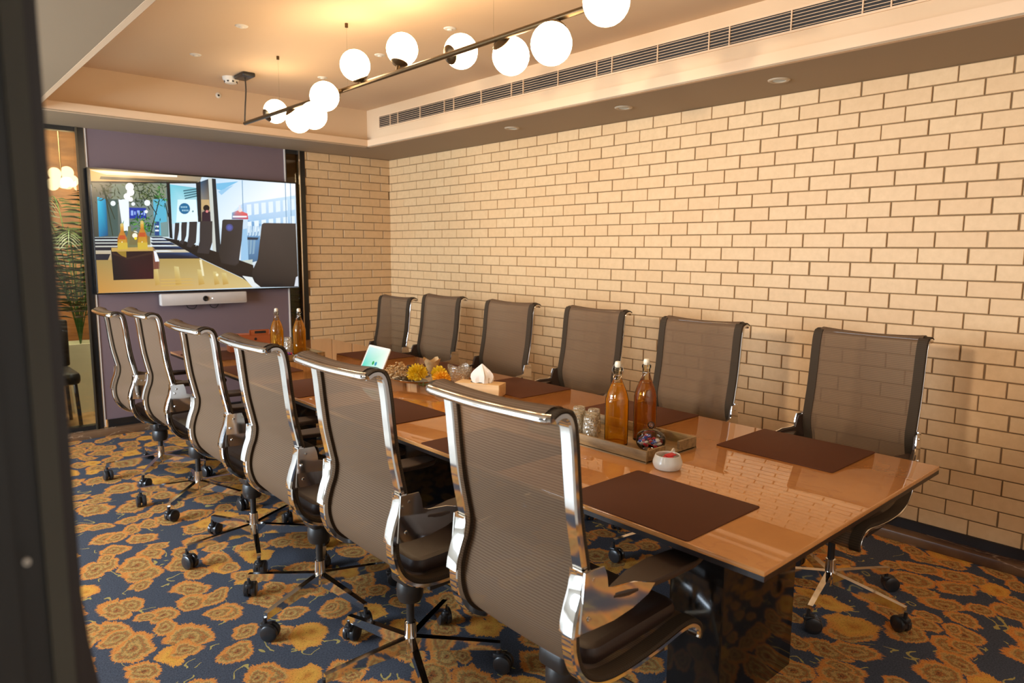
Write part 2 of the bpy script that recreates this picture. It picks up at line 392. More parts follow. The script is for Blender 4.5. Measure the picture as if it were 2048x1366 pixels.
m = MB().box((-3.2, -1.6, -0.05), (0.10, YW + .05, 0)); struct(m.build('floor_corridor', 'corridor_tile'), 'pale stone floor of the corridor')
ROW, BL = 0.0794, 0.2252; NR = 29; ZB = ZS - NR*ROW
def brick_faces(m, plane, a0, a1, phase, flip):
    # plane 'x': wall normal -x, bricks run along y;  'y': wall normal -y, bricks run along x
    g = 0.0037; ch = 0.0022; d = 0.0075
    for r in range(NR):
        z1 = ZS - r*ROW - g*.8; z0 = ZS - (r+1)*ROW + g*.8
        sh = phase + (BL/2 if r % 2 else 0) + (random.uniform(-.012, .012)) + (0.03 if 6 <= r < 11 else 0)
        k = math.floor((a0 - sh)/BL); y = sh + k*BL
        while y < a1:
            ya = max(y + g + random.uniform(-.0015, .0015), a0); yb = min(y + BL - g + random.uniform(-.0015, .0015), a1)
            if yb - ya > .02:
                m.t = random.random(); dd = d + random.uniform(-.0012, .0012)
                zz0, zz1 = z0 + random.uniform(-.0007, .0007), z1 + random.uniform(-.0007, .0007)
                ring = lambda ins, h: [(ya+ins, zz0+ins, h), (yb-ins, zz0+ins, h), (yb-ins, zz1-ins, h), (ya+ins, zz1-ins, h)]
                L = ring(0, 0) + ring(0, dd-ch) + ring(ch, dd)
                vs = [(XW - h, a, z) for a, z, h in L] if plane == 'x' else [(a, YW - h, z) for a, z, h in L]
                fs = [(8,9,10,11)]
                for j in (0, 4): fs += [(j+i, j+(i+1) % 4, j+4+(i+1) % 4, j+4+i) for i in range(4)]
                m.add(vs, fs)
            y += BL
def brick_wall(name, plane, a0, a1, phase, label):
    m = MB(); m.cur = 0
    if plane == 'x': m.box((XW, a0, 0), (XW + .12, a1 + .1, ZS + .35))
    else: m.box((a0, YW, 0), (a1, YW + .12, ZS + .35))
    m.cur = 1; brick_faces(m, plane, a0, a1, phase, False)
    me_t = list(m.tone); o = m.build(name, ['mortar', 'brick'], angle=20)
    at = o.data.attributes.new('tone', 'FLOAT', 'FACE'); at.data.foreach_set('value', me_t)
    return struct(o, label, 'wall')
brick_wall('wall_right', 'x', -1.6, YW, 0.933, 'long cream painted brick wall beside the table')
brick_wall('wall_back', 'y', 3.0, XW, 3.02, 'short cream brick return wall at the far corner')

m = MB().box((XW-.018, -1.6, .045), (XW+.01, YW, ZB + .004)); struct(m.build('baseboard_right', 'jamb_brown'), 'dark skirting under the long brick wall')
m = MB().rbox((KX, -1.6, 0), (XW, YW, .05), .004, 1); struct(m.build('trim_1', 'kerb'), 'brown marble kerb along the long brick wall')
m = MB().rbox((.30, KY, 0), (KX, YW + .02, .05), .004, 1); struct(m.build('trim_2', 'kerb'), 'brown marble kerb along the far wall')
m = MB().box((1.24, YW-.012, .05), (3.0, YW+.03, .115)); struct(m.build('baseboard_back', 'frame_black'), 'black recessed skirting under the mauve panel')
# far wall: mauve panel, white edge trims, glazed strips
m = MB().box((1.222, YW, .115), (2.80, YW+.10, ZS+.3)); struct(m.build('wall_television', 'purple'), 'mauve grey wall panel behind the television', 'wall')
for k, (a, b) in enumerate(((1.208, 1.222), (2.80, 2.812))):
    m = MB().box((a, YW-.006, .06), (b, YW+.10, ZS)); struct(m.build('trim_%d' % (k+3), 'white_trim'), 'thin white upright edge of the mauve panel, %s side' % ('left', 'right')[k])
def framed_glass(name, x0, x1, fl, fr, pane, label, y=YW):
    o = thing(name, label, 'window', (0, 0, 0)); o['kind'] = 'structure'
    m = MB()
    m.box((x0, y-.01, .05), (x0+fl, y+.06, ZS)); m.box((x1-fr, y-.01, .05), (x1, y+.06, ZS))
    m.box((x0+fl, y-.01, ZS-.035), (x1-fr, y+.06, ZS)); m.box((x0+fl, y-.01, .05), (x1-fr, y+.06, .085))
    m.build('window_frame', 'frame_black', o)
    MB().box((x0+fl, y+.02, .085), (x1-fr, y+.028, ZS-.035)).build('glass_pane', pane, o)
    return o
w1 = framed_glass('window_1', .25, 1.208, .04, .045, 'pane', 'tall glass partition at the left of the mauve wall')
MB().box((1.150, YW-.022, .05), (1.163, YW-.010, ZS)).build('glazing_bead', 'frame_metal', w1)
w2 = framed_glass('window_2', 2.812, 3.0, .006, .055, 'pane_dark', 'narrow dark glass strip between mauve panel and bricks')
MB().box((2.935, YW-.022, .05), (2.945, YW-.010, ZS)).build('glazing_bead', 'chrome', w2)
m = MB().box((-3.2, YW, 0), (.25, YW+.1, ZS+.3)); struct(m.build('wall_left_return', 'wall_grey'), 'plain grey wall beyond the glass partition', 'wall')

# ceiling tray and soffits
m = MB().box((XL-.2, -1.6, ZC), (XU+.1, YU+.1, ZC+.06)); struct(m.build('ceiling', 'ceiling'), 'raised warm lit ceiling tray', 'ceiling')
m = MB()
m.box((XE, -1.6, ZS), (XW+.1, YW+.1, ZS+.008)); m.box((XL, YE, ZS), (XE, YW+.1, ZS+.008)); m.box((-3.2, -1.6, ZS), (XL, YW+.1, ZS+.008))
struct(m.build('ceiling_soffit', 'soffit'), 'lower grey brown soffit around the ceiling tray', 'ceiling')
m = MB()
m.box((XE+.001, -1.6, ZS-.0005), (XE+.03, YE+.03, ZS+.062)); m.box((XL-.02, YE+.001, ZS-.0005), (XE+.03, YE+.03, ZS+.062)); m.box((XL-.03, -1.6, ZS-.0005), (XL-.001, YE+.03, ZS+.062))
struct(m.build('trim_5', 'fascia'), 'pale fascia lip around the ceiling tray')
m = MB(); m.box((XU, -1.6, ZS+.05), (XU+.08, YU+.08, ZC+.03)); m.box((XL-.2, YU, ZS+.05), (XU, YU+.08, ZC+.03)); m.box((XL-.16, -1.6, ZS+.05), (XL-.08, YU, ZC+.03))
m.box((XE+.02, -1.6, ZS+.045), (XU+.05, YU, ZS+.058)); m.box((XL-.1, YE+.02, ZS+.045), (XU, YU+.05, ZS+.058))
struct(m.build('trim_6', 'ceiling'), 'upright faces of the ceiling tray')
m = MB().box((-3.2, -1.7, 0), (XW+.1, -1.6, ZC)); struct(m.build('wall_front', 'wall_grey'), 'plain wall behind the photographer', 'wall')
m = MB()
m.box((-3.3, -1.7, 0), (-3.2, YW+.1, .7)); m.box((-3.3, -1.7, 2.3), (-3.2, YW+.1, 2.45)); m.box((-3.3, -1.7, .7), (-3.2, .4, 2.3)); m.box((-3.3, 4.8, .7), (-3.2, YW+.1, 2.3))
struct(m.build('wall_left', 'wall_grey'), 'corridor wall with an assumed wide window', 'wall')  # unseen wall; its window opening is assumed, to go with the cool light

# linear air grille in the tray face
gr = thing('air_grille', 'long slatted air conditioning grille in the ceiling tray above the brick wall', 'vent', (XU, 3.2, 2.60))
gy0, gy1, gz0, gz1 = 0.9-3.2, 5.46-3.2, 2.556-2.60, 2.648-2.60
MB().box((.004, gy0, gz0), (.0, gy1, gz1)).build('duct_opening', 'grille_black', gr)
m = MB(); m.box((-.008, gy0-.01, gz1), (.0, gy1+.01, gz1+.010)); m.box((-.008, gy0-.01, gz0-.010), (.0, gy1+.01, gz0)); m.box((-.008, gy1, gz0), (.0, gy1+.012, gz1))
m.build('grille_frame', 'fascia', gr)
for k in range(6):
    z = gz0 + (k+.5)*(gz1-gz0)/6; MB().box((-.008, gy0, z-.0012), (-.004, gy1, z+.0012)).build('slat', 'fascia', gr)
y = gy1 - .18; k = 0
while y > gy0:
    MB().box((-.011, y-.003, gz0), (-.002, y+.003, gz1)).build('divider', 'fascia', gr)
    y -= .33 if k % 3 else .12; k += 1
# dark opening must sit in front of the plaster face
for o in gr.children:
    if o.name.startswith('duct_opening'): o.location.x = -.003

for (x, y) in ((3.587, 1.894), (3.558, 2.913), (3.552, 3.962)):
    d = thing('recessed_downlight', {1.894: 'round recessed downlight in the soffit nearest the camera', 2.913: 'middle one of three round recessed soffit downlights', 3.962: 'farthest round recessed downlight in the brick wall soffit'}[y], 'light', (x, y, ZS), 0, 'downlights in the soffit over the brick wall')
    MB().lathe([(.034, -.001), (.036, -.006), (.05, -.007), (.056, -.003), (.057, 0)], seg=28, cap=False).build('rim', 'dim_rim', d)
    MB().lathe([(.001, -.002), (.035, -.002)], seg=24, cap=False).build('lens', 'downlight', d)
for k, (x, y) in enumerate(((1.591, 4.046), (1.594, 4.83), (2.47, 4.819), (2.463, 4.018), (2.466, 3.279))):
    lab = ['small white ceiling sprinkler plate left of the globe lamp, nearer one', 'small white ceiling sprinkler plate left of the globe lamp, farther one', 'small white ceiling plate behind the globe cluster, farthest on the right', 'small white ceiling plate right of the lamp rod, middle one', 'small white ceiling plate right of the lamp rod, nearest one'][k]
    tag(MB().lathe([(.001, -.012), (.012, -.011), (.016, -.006), (.032, -.004), (.036, 0)], (x, y, ZC), 20, cap=False).build('ceiling_sprinkler', 'white_plastic'), lab, 'sprinkler', 'plates on the ceiling')
sd = thing('smoke_detector', 'white smoke detector on the ceiling beside the black lamp canopy', 'detector', (1.98, 5.28, ZC))
MB().lathe([(.03, -.045), (.04, -.042), (.046, -.028), (.055, -.02), (.058, 0)], seg=28).build('housing', 'white_plastic', sd)
m = MB()
for k in range(8):
    a = k*PI/4; m.box((-.006, -.004, -.005), (.006, .004, .005), Matrix.Translation((.043*math.cos(a), .043*math.sin(a), -.034)) @ Matrix.Rotation(a+PI/2, 4, 'Z'))
m.build('vent_slot', 'black_plastic', sd)
ns = thing('nozzle_plate', 'tiny grey round nozzle on the far face of the ceiling tray', 'nozzle', (2.03, YU-.001, 2.672))
m = MB(); m.lathe([(.001, .004), (.014, .004), (.022, 0)], seg=20, cap=False, mat=Matrix.Rotation(PI/2, 4, 'X')); m.build('plate', 'white_plastic', ns)
MB().lathe([(.001, .008), (.007, .007), (.009, .003)], seg=12, cap=False, mat=Matrix.Rotation(PI/2, 4, 'X')).build('nozzle', 'black_plastic', ns)

# ------------------------------------------------------------------ blurred door jamb at the left
jb = thing('door_1', 'dark aluminium door jamb out of focus at the left edge', 'door', (0, .6, 0)); jb['kind'] = 'structure'
MB().box((-.02, .0, 0), (.0705, .05, ZS)).box((-.02, -.012, 0), (.052, .0, ZS)).build('frame', 'jamb_dark', jb)
MB().box((.0705, -.004, 0), (.0842, .05, ZS)).build('center_strip', 'jamb_mid', jb)
MB().box((.0842, .004, 0), (.0935, .05, ZS)).build('edge_strip', 'jamb_brown', jb)
poly = [(.088, 1.27), (.0935, 1.24), (.0965, 1.19), (.104, 1.13), (.112, 1.05), (.116, .95), (.112, .80), (.098, .70), (.088, .66)]
MB().prism(poly, 0, .03, Matrix(((1,0,0,0),(0,0,1,.008),(0,1,0,0),(0,0,0,1)))).build('door_handle', 'jamb_brown', jb)
MB().lathe([(.001, .004), (.0022, .0035), (.0026, 0)], seg=14, cap=False, mat=Matrix.Translation((.0585, -.004-.008, 1.274)) @ Matrix.Rotation(PI/2, 4, 'X')).build('screw', 'rubber_grey', jb)

# ------------------------------------------------------------------ next room behind the glass
m = MB().box((-1.5, YW+.05, -.05), (5, 9.0, 0)); struct(m.build('floor_next_room', 'tile_floor'), 'brown floor of the next room')
m = MB().box((-1.5, 8.8, 0), (5, 8.9, 2.9)); struct(m.build('wall_next_room', 'back_wood'), 'wooden wall of the next room')
m = MB().box((-1.5, YW+.3, 2.75), (5, 9.0, 2.8)); struct(m.build('ceiling_next_room', 'soffit'), 'ceiling of the next room')
def palm(name, label, x, y, zb, n, seed, rise, reach, box=None):
    random.seed(seed); p = thing(name, label, 'plant', (x, y, 0))
    if box:
        t, b, h = box; m = MB()
        vs = [(-b,-b,0),(b,-b,0),(b,b,0),(-b,b,0),(-t,-t,h),(t,-t,h),(t,t,h),(-t,t,h),(-t+.02,-t+.02,h),(t-.02,-t+.02,h),(t-.02,t-.02,h),(-t+.02,t-.02,h),(-t+.02,-t+.02,h-.04),(t-.02,-t+.02,h-.04),(t-.02,t-.02,h-.04),(-t+.02,t-.02,h-.04)]
        fs = [(3,2,1,0)] + [(i,(i+1)%4,4+(i+1)%4,4+i) for i in range(4)] + [(4+i,4+(i+1)%4,8+(i+1)%4,8+i) for i in range(4)] + [(8+i,8+(i+1)%4,12+(i+1)%4,12+i) for i in range(4)] + [(12,13,14,15)]
        m.add(vs, fs); m.build('planter', 'planter', p, angle=20)
    m = MB(); st = MB()
    for i in range(n):
        a = random.uniform(0, 2*PI); R = reach * random.uniform(.6, 1); H = rise * random.uniform(.55, 1)
        pts = []
        for k in range(15):
            t = k/14; rr = R * t**1.2; z = zb + H * math.sin(t * PI * .62) - .12*t*t
            pts.append(Vector((rr*math.cos(a), rr*math.sin(a), z)))
        st.tube(pts, [.006*(1 - .7*k/14) for k in range(15)], 5)
        for k in range(3, 15):
            tdir = (pts[k] - pts[k-1]).normalized(); side = tdir.cross(Vector((0,0,1))).normalized()
            for sgn in (-1, 1):
                for q in (0, .5):
                    base = pts[k-1].lerp(pts[k], q); L = .20 * math.sin(PI*(k+2)/19) + .03
                    tip = base + (side*sgn*.8 + tdir*.55 + Vector((0,0,-.45))).normalized()*L
                    mid = base.lerp(tip, .4) + Vector((0,0,.012)); wv = tdir * .009
                    m.add([base, mid+wv, tip, mid-wv], [(0,1,2,3)])
    m.build('foliage', 'leaf_dark', p); st.build('stems', 'leaf', p)
    return p
palm('potted_palm', 'leafy palm in a tapered cream planter behind the left glass', 1.27, 7.30, .62, 15, 3, 1.5, .62, (.15, .10, .635))
palm('potted_palm', 'palm fronds seen through the narrow dark glass strip', 3.35, 7.25, .5, 22, 5, 1.6, .7, (.15, .10, .6))
random.seed(11)
pl = thing('pendant_light', 'cluster of glowing globes seen through the left glass', 'light', (1.25, 7.5, 2.12))
for k, (dx, dz) in enumerate(((-.05, .03), (.05, .05), (0.02, -.04), (.09, -.02), (-.06, -.06))):
    MB().sphere((dx, k*.02, dz), .055, 16, 10).build('glass_globe', 'globe_far', pl)
MB().tube([(0, 0, 0), (0, 0, .63)], .006).build('rod', 'bronze', pl)
bc = thing('lounge_chair', 'dark low chair standing behind the left glass partition', 'chair', (.90, 6.75, 0))
MB().rbox((-.22, -.25, .38), (.22, .25, .48), .05).build('seat', 'black_plastic', bc)
MB().rbox((-.22, .17, .48), (.22, .25, .88), .03).build('backrest', 'black_plastic', bc)
for sx in (-1, 1):
    for sy in (-1, 1): MB().tube([(sx*.18, sy*.2, .38), (sx*.2, sy*.22, 0)], .015).build('leg', 'black_plastic', bc)

# ------------------------------------------------------------------ television and video bar
TX0, TX1, TZ0, TZ1 = 1.2018, 2.8823, 1.1287, 2.1015
tv = thing('television', 'large flat television on the mauve wall showing a meeting table', 'television', ((TX0+TX1)/2, YW-.07, (TZ0+TZ1)/2))
hw, hh = (TX1-TX0)/2, (TZ1-TZ0)/2
MB().box((-hw, 0, -hh), (hw, .035, hh)).build('bezel', 'tv_black', tv)
MB().box((-.35, .035, -.25), (.35, .072, .25)).build('wall_mount', 'tv_black', tv)
# picture: polygons given in a flat sheet, warped to the screen rectangle
Q = [(50, 72), (1833, 188), (1850, 1095), (107, 1130)]
def solve8(src, dst):
    A = []; B = []
    for (x, y), (u, v) in zip(src, dst):
        A.append([x, y, 1, 0, 0, 0, -u*x, -u*y]); B.append(u)
        A.append([0, 0, 0, x, y, 1, -v*x, -v*y]); B.append(v)
    n = 8
    for i in range(n):
        p = max(range(i, n), key=lambda r: abs(A[r][i])); A[i], A[p] = A[p], A[i]; B[i], B[p] = B[p], B[i]
        for r in range(n):
            if r != i:
                f = A[r][i]/A[i][i]; A[r] = [a - f*b for a, b in zip(A[r], A[i])]; B[r] -= f*B[i]
    return [B[i]/A[i][i] for i in range(n)]
HM = solve8(Q, [(0, 1), (1, 1), (1, 0), (0, 0)])
def warp(x, y):
    d = HM[6]*x + HM[7]*y + 1
    u = (HM[0]*x + HM[1]*y + HM[2])/d; v = (HM[3]*x + HM[4]*y + HM[5])/d
    return min(max(u, 0), 1), min(max(v, 0), 1)
pic = []            # (points, colour or list of corner colours)
def P(pts, c): pic.append((pts, c))
def R4(x0, y0, x1, y1, c): P([(x0, y0), (x1, y0), (x1, y1), (x0, y1)], c)
def CI(x, y, r, c, n=14, sy=1): P([(x + r*math.cos(2*PI*k/n), y + r*sy*math.sin(2*PI*k/n)) for k in range(n)], c)
P(Q, (206, 226, 240))
P([(50,72),(1010,130),(990,190),(50,200)], [(250,190,110),(150,140,120),(150,140,118),(230,170,100)])
P([(60,82),(800,122),(800,138),(200,122)], [(255,240,215),(255,250,240),(255,245,230),(255,220,170)])
P([(150,135),(980,172),(960,190),(140,160)], (90, 78, 56))
P([(70,190),(710,176),(720,650),(88,660)], [(120,110,90),(120,135,125),(110,140,140),(60,60,50)])
P([(118,310),(196,330),(204,640),(128,650)], [(60,200,235),(20,120,170),(10,70,120),(30,120,170)])
P([(190,330),(290,320),(290,640),(205,640)], (70, 90, 84))
P([(240,200),(700,200),(700,330),(240,330)], (132, 140, 120))
P([(296,330),(384,330),(384,600),(330,600)], (236, 246, 255))
P([(384,400),(530,404),(530,492),(388,494)], (24, 50, 160))
for k, (a, b) in enumerate(((400,420),(428,440),(452,474),(486,500),(508,520))): R4(a, 425 + (k % 2)*8, b, 468 - (k % 2)*6, (150, 180, 240))
P([(590,330),(700,320),(710,640),(600,640)], (90, 180, 210))
P([(600,520),(640,520),(640,640),(600,640)], (40, 70, 130)); R4(604, 555, 636, 570, (230,240,250)); R4(604, 590, 636, 604, (230,240,250))
P([(650,530),(708,520),(712,640),(655,645)], (120, 150, 150))
rnd = random.Random(4)
def leaves(cx, cy, sx, sy, n, cols):
    for _ in range(n):
        x = rnd.gauss(cx, sx); y = rnd.gauss(cy, sy); a = rnd.uniform(0, PI); L = rnd.uniform(14, 34); wd = rnd.uniform(3, 6)
        x = min(max(x, 75), 770); y = min(max(y, 196), 640)
        P([(x-L*math.cos(a), y-L*math.sin(a)), (x+wd*math.sin(a), y-wd*math.cos(a)), (x+L*math.cos(a), y+L*math.sin(a)), (x-wd*math.sin(a), y+wd*math.cos(a))], rnd.choice(cols))
leaves(200, 270, 50, 50, 40, [(60,66,36), (90,90,56), (44,60,30)])
for a in ((150,210,260,500), (170,230,240,640)): P([(a[0],a[1]),(a[0]+12,a[1]),(a[2]+8,a[3]),(a[2],a[3])], (52,60,40))
leaves(500, 280, 75, 50, 110, [(34,62,26), (60,84,36), (24,44,22), (110,120,70)])
leaves(660, 300, 45, 60, 50, [(34,92,40), (24,60,30), (80,140,60)])
leaves(500, 540, 60, 50, 70, [(50,130,30), (30,90,30), (90,160,50), (20,60,30)])
for (x0,y0,x1,y1) in ((540,330,620,460),(640,340,560,640),(500,300,560,420),(690,360,720,480)): P([(x0-4,y0),(x0+5,y0),(x1+5,y1),(x1-4,y1)], (30,40,34))
for c in ((392,225,36),(400,270,32),(368,305,28),(400,330,20)): CI(*c, (255,252,248))
for c in ((540,360,26),(250,365,22),(420,370,16),(530,435,14)): CI(*c, (238,246,248))
P([(735,200),(970,230),(985,520),(750,540)], [(110,200,220),(120,190,205),(220,245,250),(170,225,240)])
P([(800,330),(960,330),(970,520),(785,525)], [(210,240,245),(225,245,250),(235,250,255),(225,248,255)])
for k in range(4): P([(850+k*4,250+k*22),(965,232+k*20),(965,244+k*20),(850+k*4,262+k*22)], (60,110,125))
CI(858, 408, 48, (24, 104, 150))
for yy, xa, xb in ((395, 826, 884), (424, 836, 890)):
    for q in range(4): R4(xa + q*15, yy-7, xa + q*15 + 10, yy+7, (160, 205, 225))
CI(930, 432, 8, (110, 150, 160))
P([(705,176),(735,184),(752,668),(726,660)], (16, 20, 24))
P([(60,176),(1000,180),(1000,192),(60,190)], (20, 20, 20))
P([(960,190),(1000,170),(1006,520),(974,524)], (18, 24, 30))
P([(1000,176),(1070,150),(1085,520),(1003,520)], [(40,80,110),(30,40,50),(170,150,120),(190,170,130)])
P([(1003,330),(1072,330),(1080,420),(1003,420)], (196, 168, 118))
CI(1047, 403, 28, (14, 10, 14)); P([(1008,440),(1040,425),(1082,436),(1086,518),(1005,518)], (40, 22, 40)); CI(1052, 432, 12, (220, 130, 130)); 
P([(1130,146),(1833,188),(1842,560),(1846,1092),(1480,1092),(1160,560)], [(190,220,245),(250,252,255),(206,228,245),(200,215,220),(190,205,220),(225,240,252)])
P([(1136,190),(1330,170),(1180,250),(1140,240)], (120, 190, 230)); P([(1150,260),(1290,200),(1180,290)], (150, 200, 235))
P([(1290,420),(1370,360),(1833,290),(1838,545),(1500,560),(1350,640)], [(215,235,252),(190,215,245),(200,228,248),(170,205,235),(150,195,230),(160,200,235)])
P([(1370,500),(1520,540),(1500,860),(1350,900)], [(120,170,215),(110,160,205),(70,110,150),(60,100,130)])
for r in range(2):
    for k in range(7):
        x0 = 1400 + k*64; y0 = 372 - k*8 + r*150; P([(x0,y0),(x0+40,y0-4),(x0+42,y0+90),(x0+2,y0+98)], (226,240,252))
for k in range(5): P([(1392+k*30,560),(1414+k*30,556),(1410+k*26,640),(1390+k*26,648)], (190,215,235))
for k in range(3): P([(1394+k*30,680),(1414+k*30,676),(1408+k*26,800),(1390+k*26,806)], (130,165,190))
for x in (1360, 1740, 1785): P([(x,160),(x+7,160),(x+12,540),(x+5,540)], (120,160,190))
P([(1370,655),(1500,660),(1490,680),(1365,678)], (30, 46, 66))
P([(1270,442),(1330,420),(1405,450),(1412,500),(1268,500)], [(110,170,205),(225,120,110),(220,90,100),(200,60,80),(90,120,160)])
R4(1275, 470, 1400, 484, (240, 240, 245)); CI(1342, 420, 18, (236, 220, 215)); R4(1330, 376, 1348, 420, (225,225,235))
P([(1360,500),(1408,500),(1404,580),(1366,590)], (200, 222, 240)); P([(1352,590),(1398,580),(1410,880),(1340,880)], (150, 195, 230))
P([(1180,880),(1445,850),(1440,935),(1240,935)], (196, 206, 196))
P([(1066,145),(1098,145),(1128,800),(1098,800)], (200, 206, 200)); P([(1098,146),(1132,150),(1170,820),(1128,810)], (26, 34, 40))
# table in the picture
P([(86,652),(700,650),(985,840),(1515,1092),(107,1130),(92,860)], [(200,215,215),(215,230,235),(196,170,110),(205,180,110),(190,140,70),(176,140,72)])
P([(86,850),(985,842),(1515,1092),(107,1130)], [(160,134,74),(178,152,88),(212,190,130),(196,142,66)])
for y0, y1, xr in ((656,672,320),(684,698,310),(708,726,300),(738,766,290),(796,848,222)): P([(90,y0),(xr,y0),(xr-22,y1),(90,y1)], (28,26,38))
for y0, y1, xl, xr in ((652,664,560,700),(676,690,560,740),(700,722,560,780),(734,762,572,868),(786,840,612,985)): P([(xl,y0),(xr-40,y0),(xr,y1),(xl+22,y1)], [(20,40,70),(50,80,130),(28,24,30),(24,22,30)])
for y0 in (666, 724, 770): P([(560,y0),(700,y0),(760,y0+8),(560,y0+8)], (225,240,255))
P([(660,655),(860,690),(1180,800),(1450,900),(1460,1092),(1350,1010),(985,836),(820,742)], (22, 18, 18))
for pts in ([(775,532),(812,530),(808,600),(790,680),(764,680)], [(832,526),(878,524),(870,640),(840,720),(806,700),(822,600)], [(898,522),(966,520),(954,700),(905,745),(872,735),(890,640)], [(990,516),(1098,516),(1094,700),(1062,800),(960,790),(984,690)]): P(pts, (50, 46, 48))
for pts in ([(812,532),(828,530),(826,680),(810,690)], [(880,540),(896,540),(880,680),(866,690)], [(966,540),(986,530),(972,700),(950,735)]): P(pts, (220,238,245))
P([(1184,512),(1196,502),(1368,503),(1362,560),(1352,680),(1322,880),(1290,906),(1170,880),(1150,800),(1168,700)], [(52,48,50)]*6 + [(40,36,36)]*4)
CI(1246, 572, 32, (70, 76, 130)); CI(1246, 572, 20, (84, 92, 170))
P([(1260,920),(1450,930),(1480,960),(1300,950)], (24, 20, 20))
P([(1530,545),(1548,532),(1833,536),(1846,1000),(1846,1094),(1470,1094),(1436,1020),(1440,950),(1490,850),(1512,680)], [(66,58,56),(66,58,56),(60,54,52),(44,38,36),(30,26,26),(30,26,26),(36,32,30),(40,36,34),(46,42,40),(56,50,48)])
P([(1352,992),(1440,1006),(1460,1050),(1512,1092),(1440,1092)], (226,232,232)); P([(1828,1008),(1846,1000),(1846,1088),(1812,1088)], (210,215,225))
for x0, x1 in ((586,615),(760,800),(960,1000),(1096,1130),(1170,1210)): P([(x0,880 + (x0-586)*.14),(x1,880+(x1-586)*.14),(x1+22,1060),(x0+12,1070)], [(206,186,120),(214,200,140),(196,160,84),(186,146,70)])
for k in range(3): P([(640,1015+k*26),(900,1010+k*26),(940,1018+k*26),(650,1024+k*26)], (206,170,92))
CI(1132, 982, 12, (244, 236, 190)); P([(980,850),(1000,850),(1020,990),(1004,990)], (236,226,186))
# caddy, bottles
for cx, t in ((385, 560), (430, 590)):
    P([(cx-12,t),(cx+12,t),(cx+14,t+60),(cx+32,t+110),(cx+30,760),(cx-30,760),(cx-30,t+110),(cx-14,t+60)], (120,120,80))
CI(432, 625, 24, (240,240,225)); P([(398,630),(420,640),(450,700),(436,715)], (230,225,205)); P([(400,600),(560,650),(560,720),(380,720)], (120, 110, 70)); CI(430,640,22,(245,240,220)); CI(436,664,12,(250,220,40))
for cx, t in ((322, 545), (492, 522)):
    P([(cx-14,t),(cx+14,t),(cx+16,t+60),(cx+42,t+120),(cx+44,765),(cx-40,765),(cx-40,t+120),(cx-14,t+60)], [(225,190,80),(225,190,80),(190,120,40),(170,84,30),(206,170,50),(196,160,40),(150,70,20),(200,130,40)])
    P([(cx-30,t+128),(cx+30,t+128),(cx+24,t+92),(cx-20,t+92)], (190, 84, 36)); CI(cx, t+4, 15, (214,190,110), 10); P([(cx-5,690),(cx+2,690),(cx+2,740),(cx-5,740)], (250,245,200))
P([(228,742),(590,742),(640,860),(636,926),(582,930)], (150,120,90)); P([(585,780),(630,868),(630,926),(585,930)], (120, 70, 54)); P([(588,770),(610,780),(636,862),(600,864)], (236,240,250))
P([(226,756),(582,752),(585,1012),(244,1020)], [(30,12,8),(40,14,10),(58,8,12),(14,6,6)])
P([(250,756),(354,752),(356,840),(300,800)], (150, 120, 40)); P([(230,744),(582,738),(582,772),(232,776)], (196, 160, 84)); P([(236,780),(360,830),(575,780),(576,800),(366,842),(240,800)], (56, 30, 20))
for cx in (322, 492): P([(cx-40,700),(cx+44,700),(cx+46,758),(cx-38,760)], (206,176,60))
P([(50,72),(62,78),(116,1124),(107,1130)], (60, 60, 60))
m = MB(); cols = []; ins = .012
for k, (pts, c) in enumerate(pic):
    if isinstance(c, list) and len(c) != len(pts): c = c[0]
    vs = []
    for p in pts:
        u, v = warp(*p); vs.append((-hw+ins + u*2*(hw-ins), -.0012 - k*.000004, -hh+ins + v*2*(hh-ins)))
    m.add(vs, [tuple(range(len(vs)))])
    cols += [srgb(c[j] if isinstance(c, list) else c) for j in range(len(pts))]
me = bpy.data.meshes.new('screen'); me.from_pydata(m.v, [], m.f); me.materials.append(M['screen'])
ca = me.color_attributes.new('Col', 'FLOAT_COLOR', 'POINT')
for i, c in enumerate(cols): ca.data[i].color = c
so = bpy.data.objects.new('screen', me); COL.objects.link(so); so.parent = tv; so['label'] = 'lit screen picture of chairs along a glossy table'
MB().box((-hw+.008, -.001, -hh+.008), (hw-.008, .0, hh-.008)).build('screen_backing', 'tv_black', tv)
random.seed(21)
vb = thing('video_bar', 'silver grey video conference bar with camera under the television', 'camera', (2.02, YW-.06, 1.068))
def slant(x0, x1, z0, z1, y0, y1): return [(x0, z0), (x1, z0), (x1+.006, z1), (x0-.006, z1)]
m = MB().rbox((-.355, -.05, -.03), (.355, .05, .03), .012, 3, Matrix.Rotation(PI/2, 4, 'X')); m.build('body', 'bar_grey', vb)
rx = Matrix.Rotation(PI/2, 4, 'X')
MB().lathe([(.001, .036), (.012, .036), (.016, .038), (.021, .037), (.024, .03)], seg=24, cap=False, mat=rx).build('lens', 'tv_black', vb)
MB().lathe([(.0005, .0315), (.004, .031)], seg=12, cap=False, mat=Matrix.Translation((.055, 0, 0)) @ rx).build('indicator', 'led', vb)
for (a, b) in ((-.14, -.05), (.05, .13)):
    pts = catmull([(a, .03, -.045), (a+.01, .03, -.075), ((a+b)/2, .03, -.088), (b-.02, .03, -.08), (b, .03, -.045)], 6)
    MB().tube(pts, .004, 6).build('cable', 'black_plastic', vb)

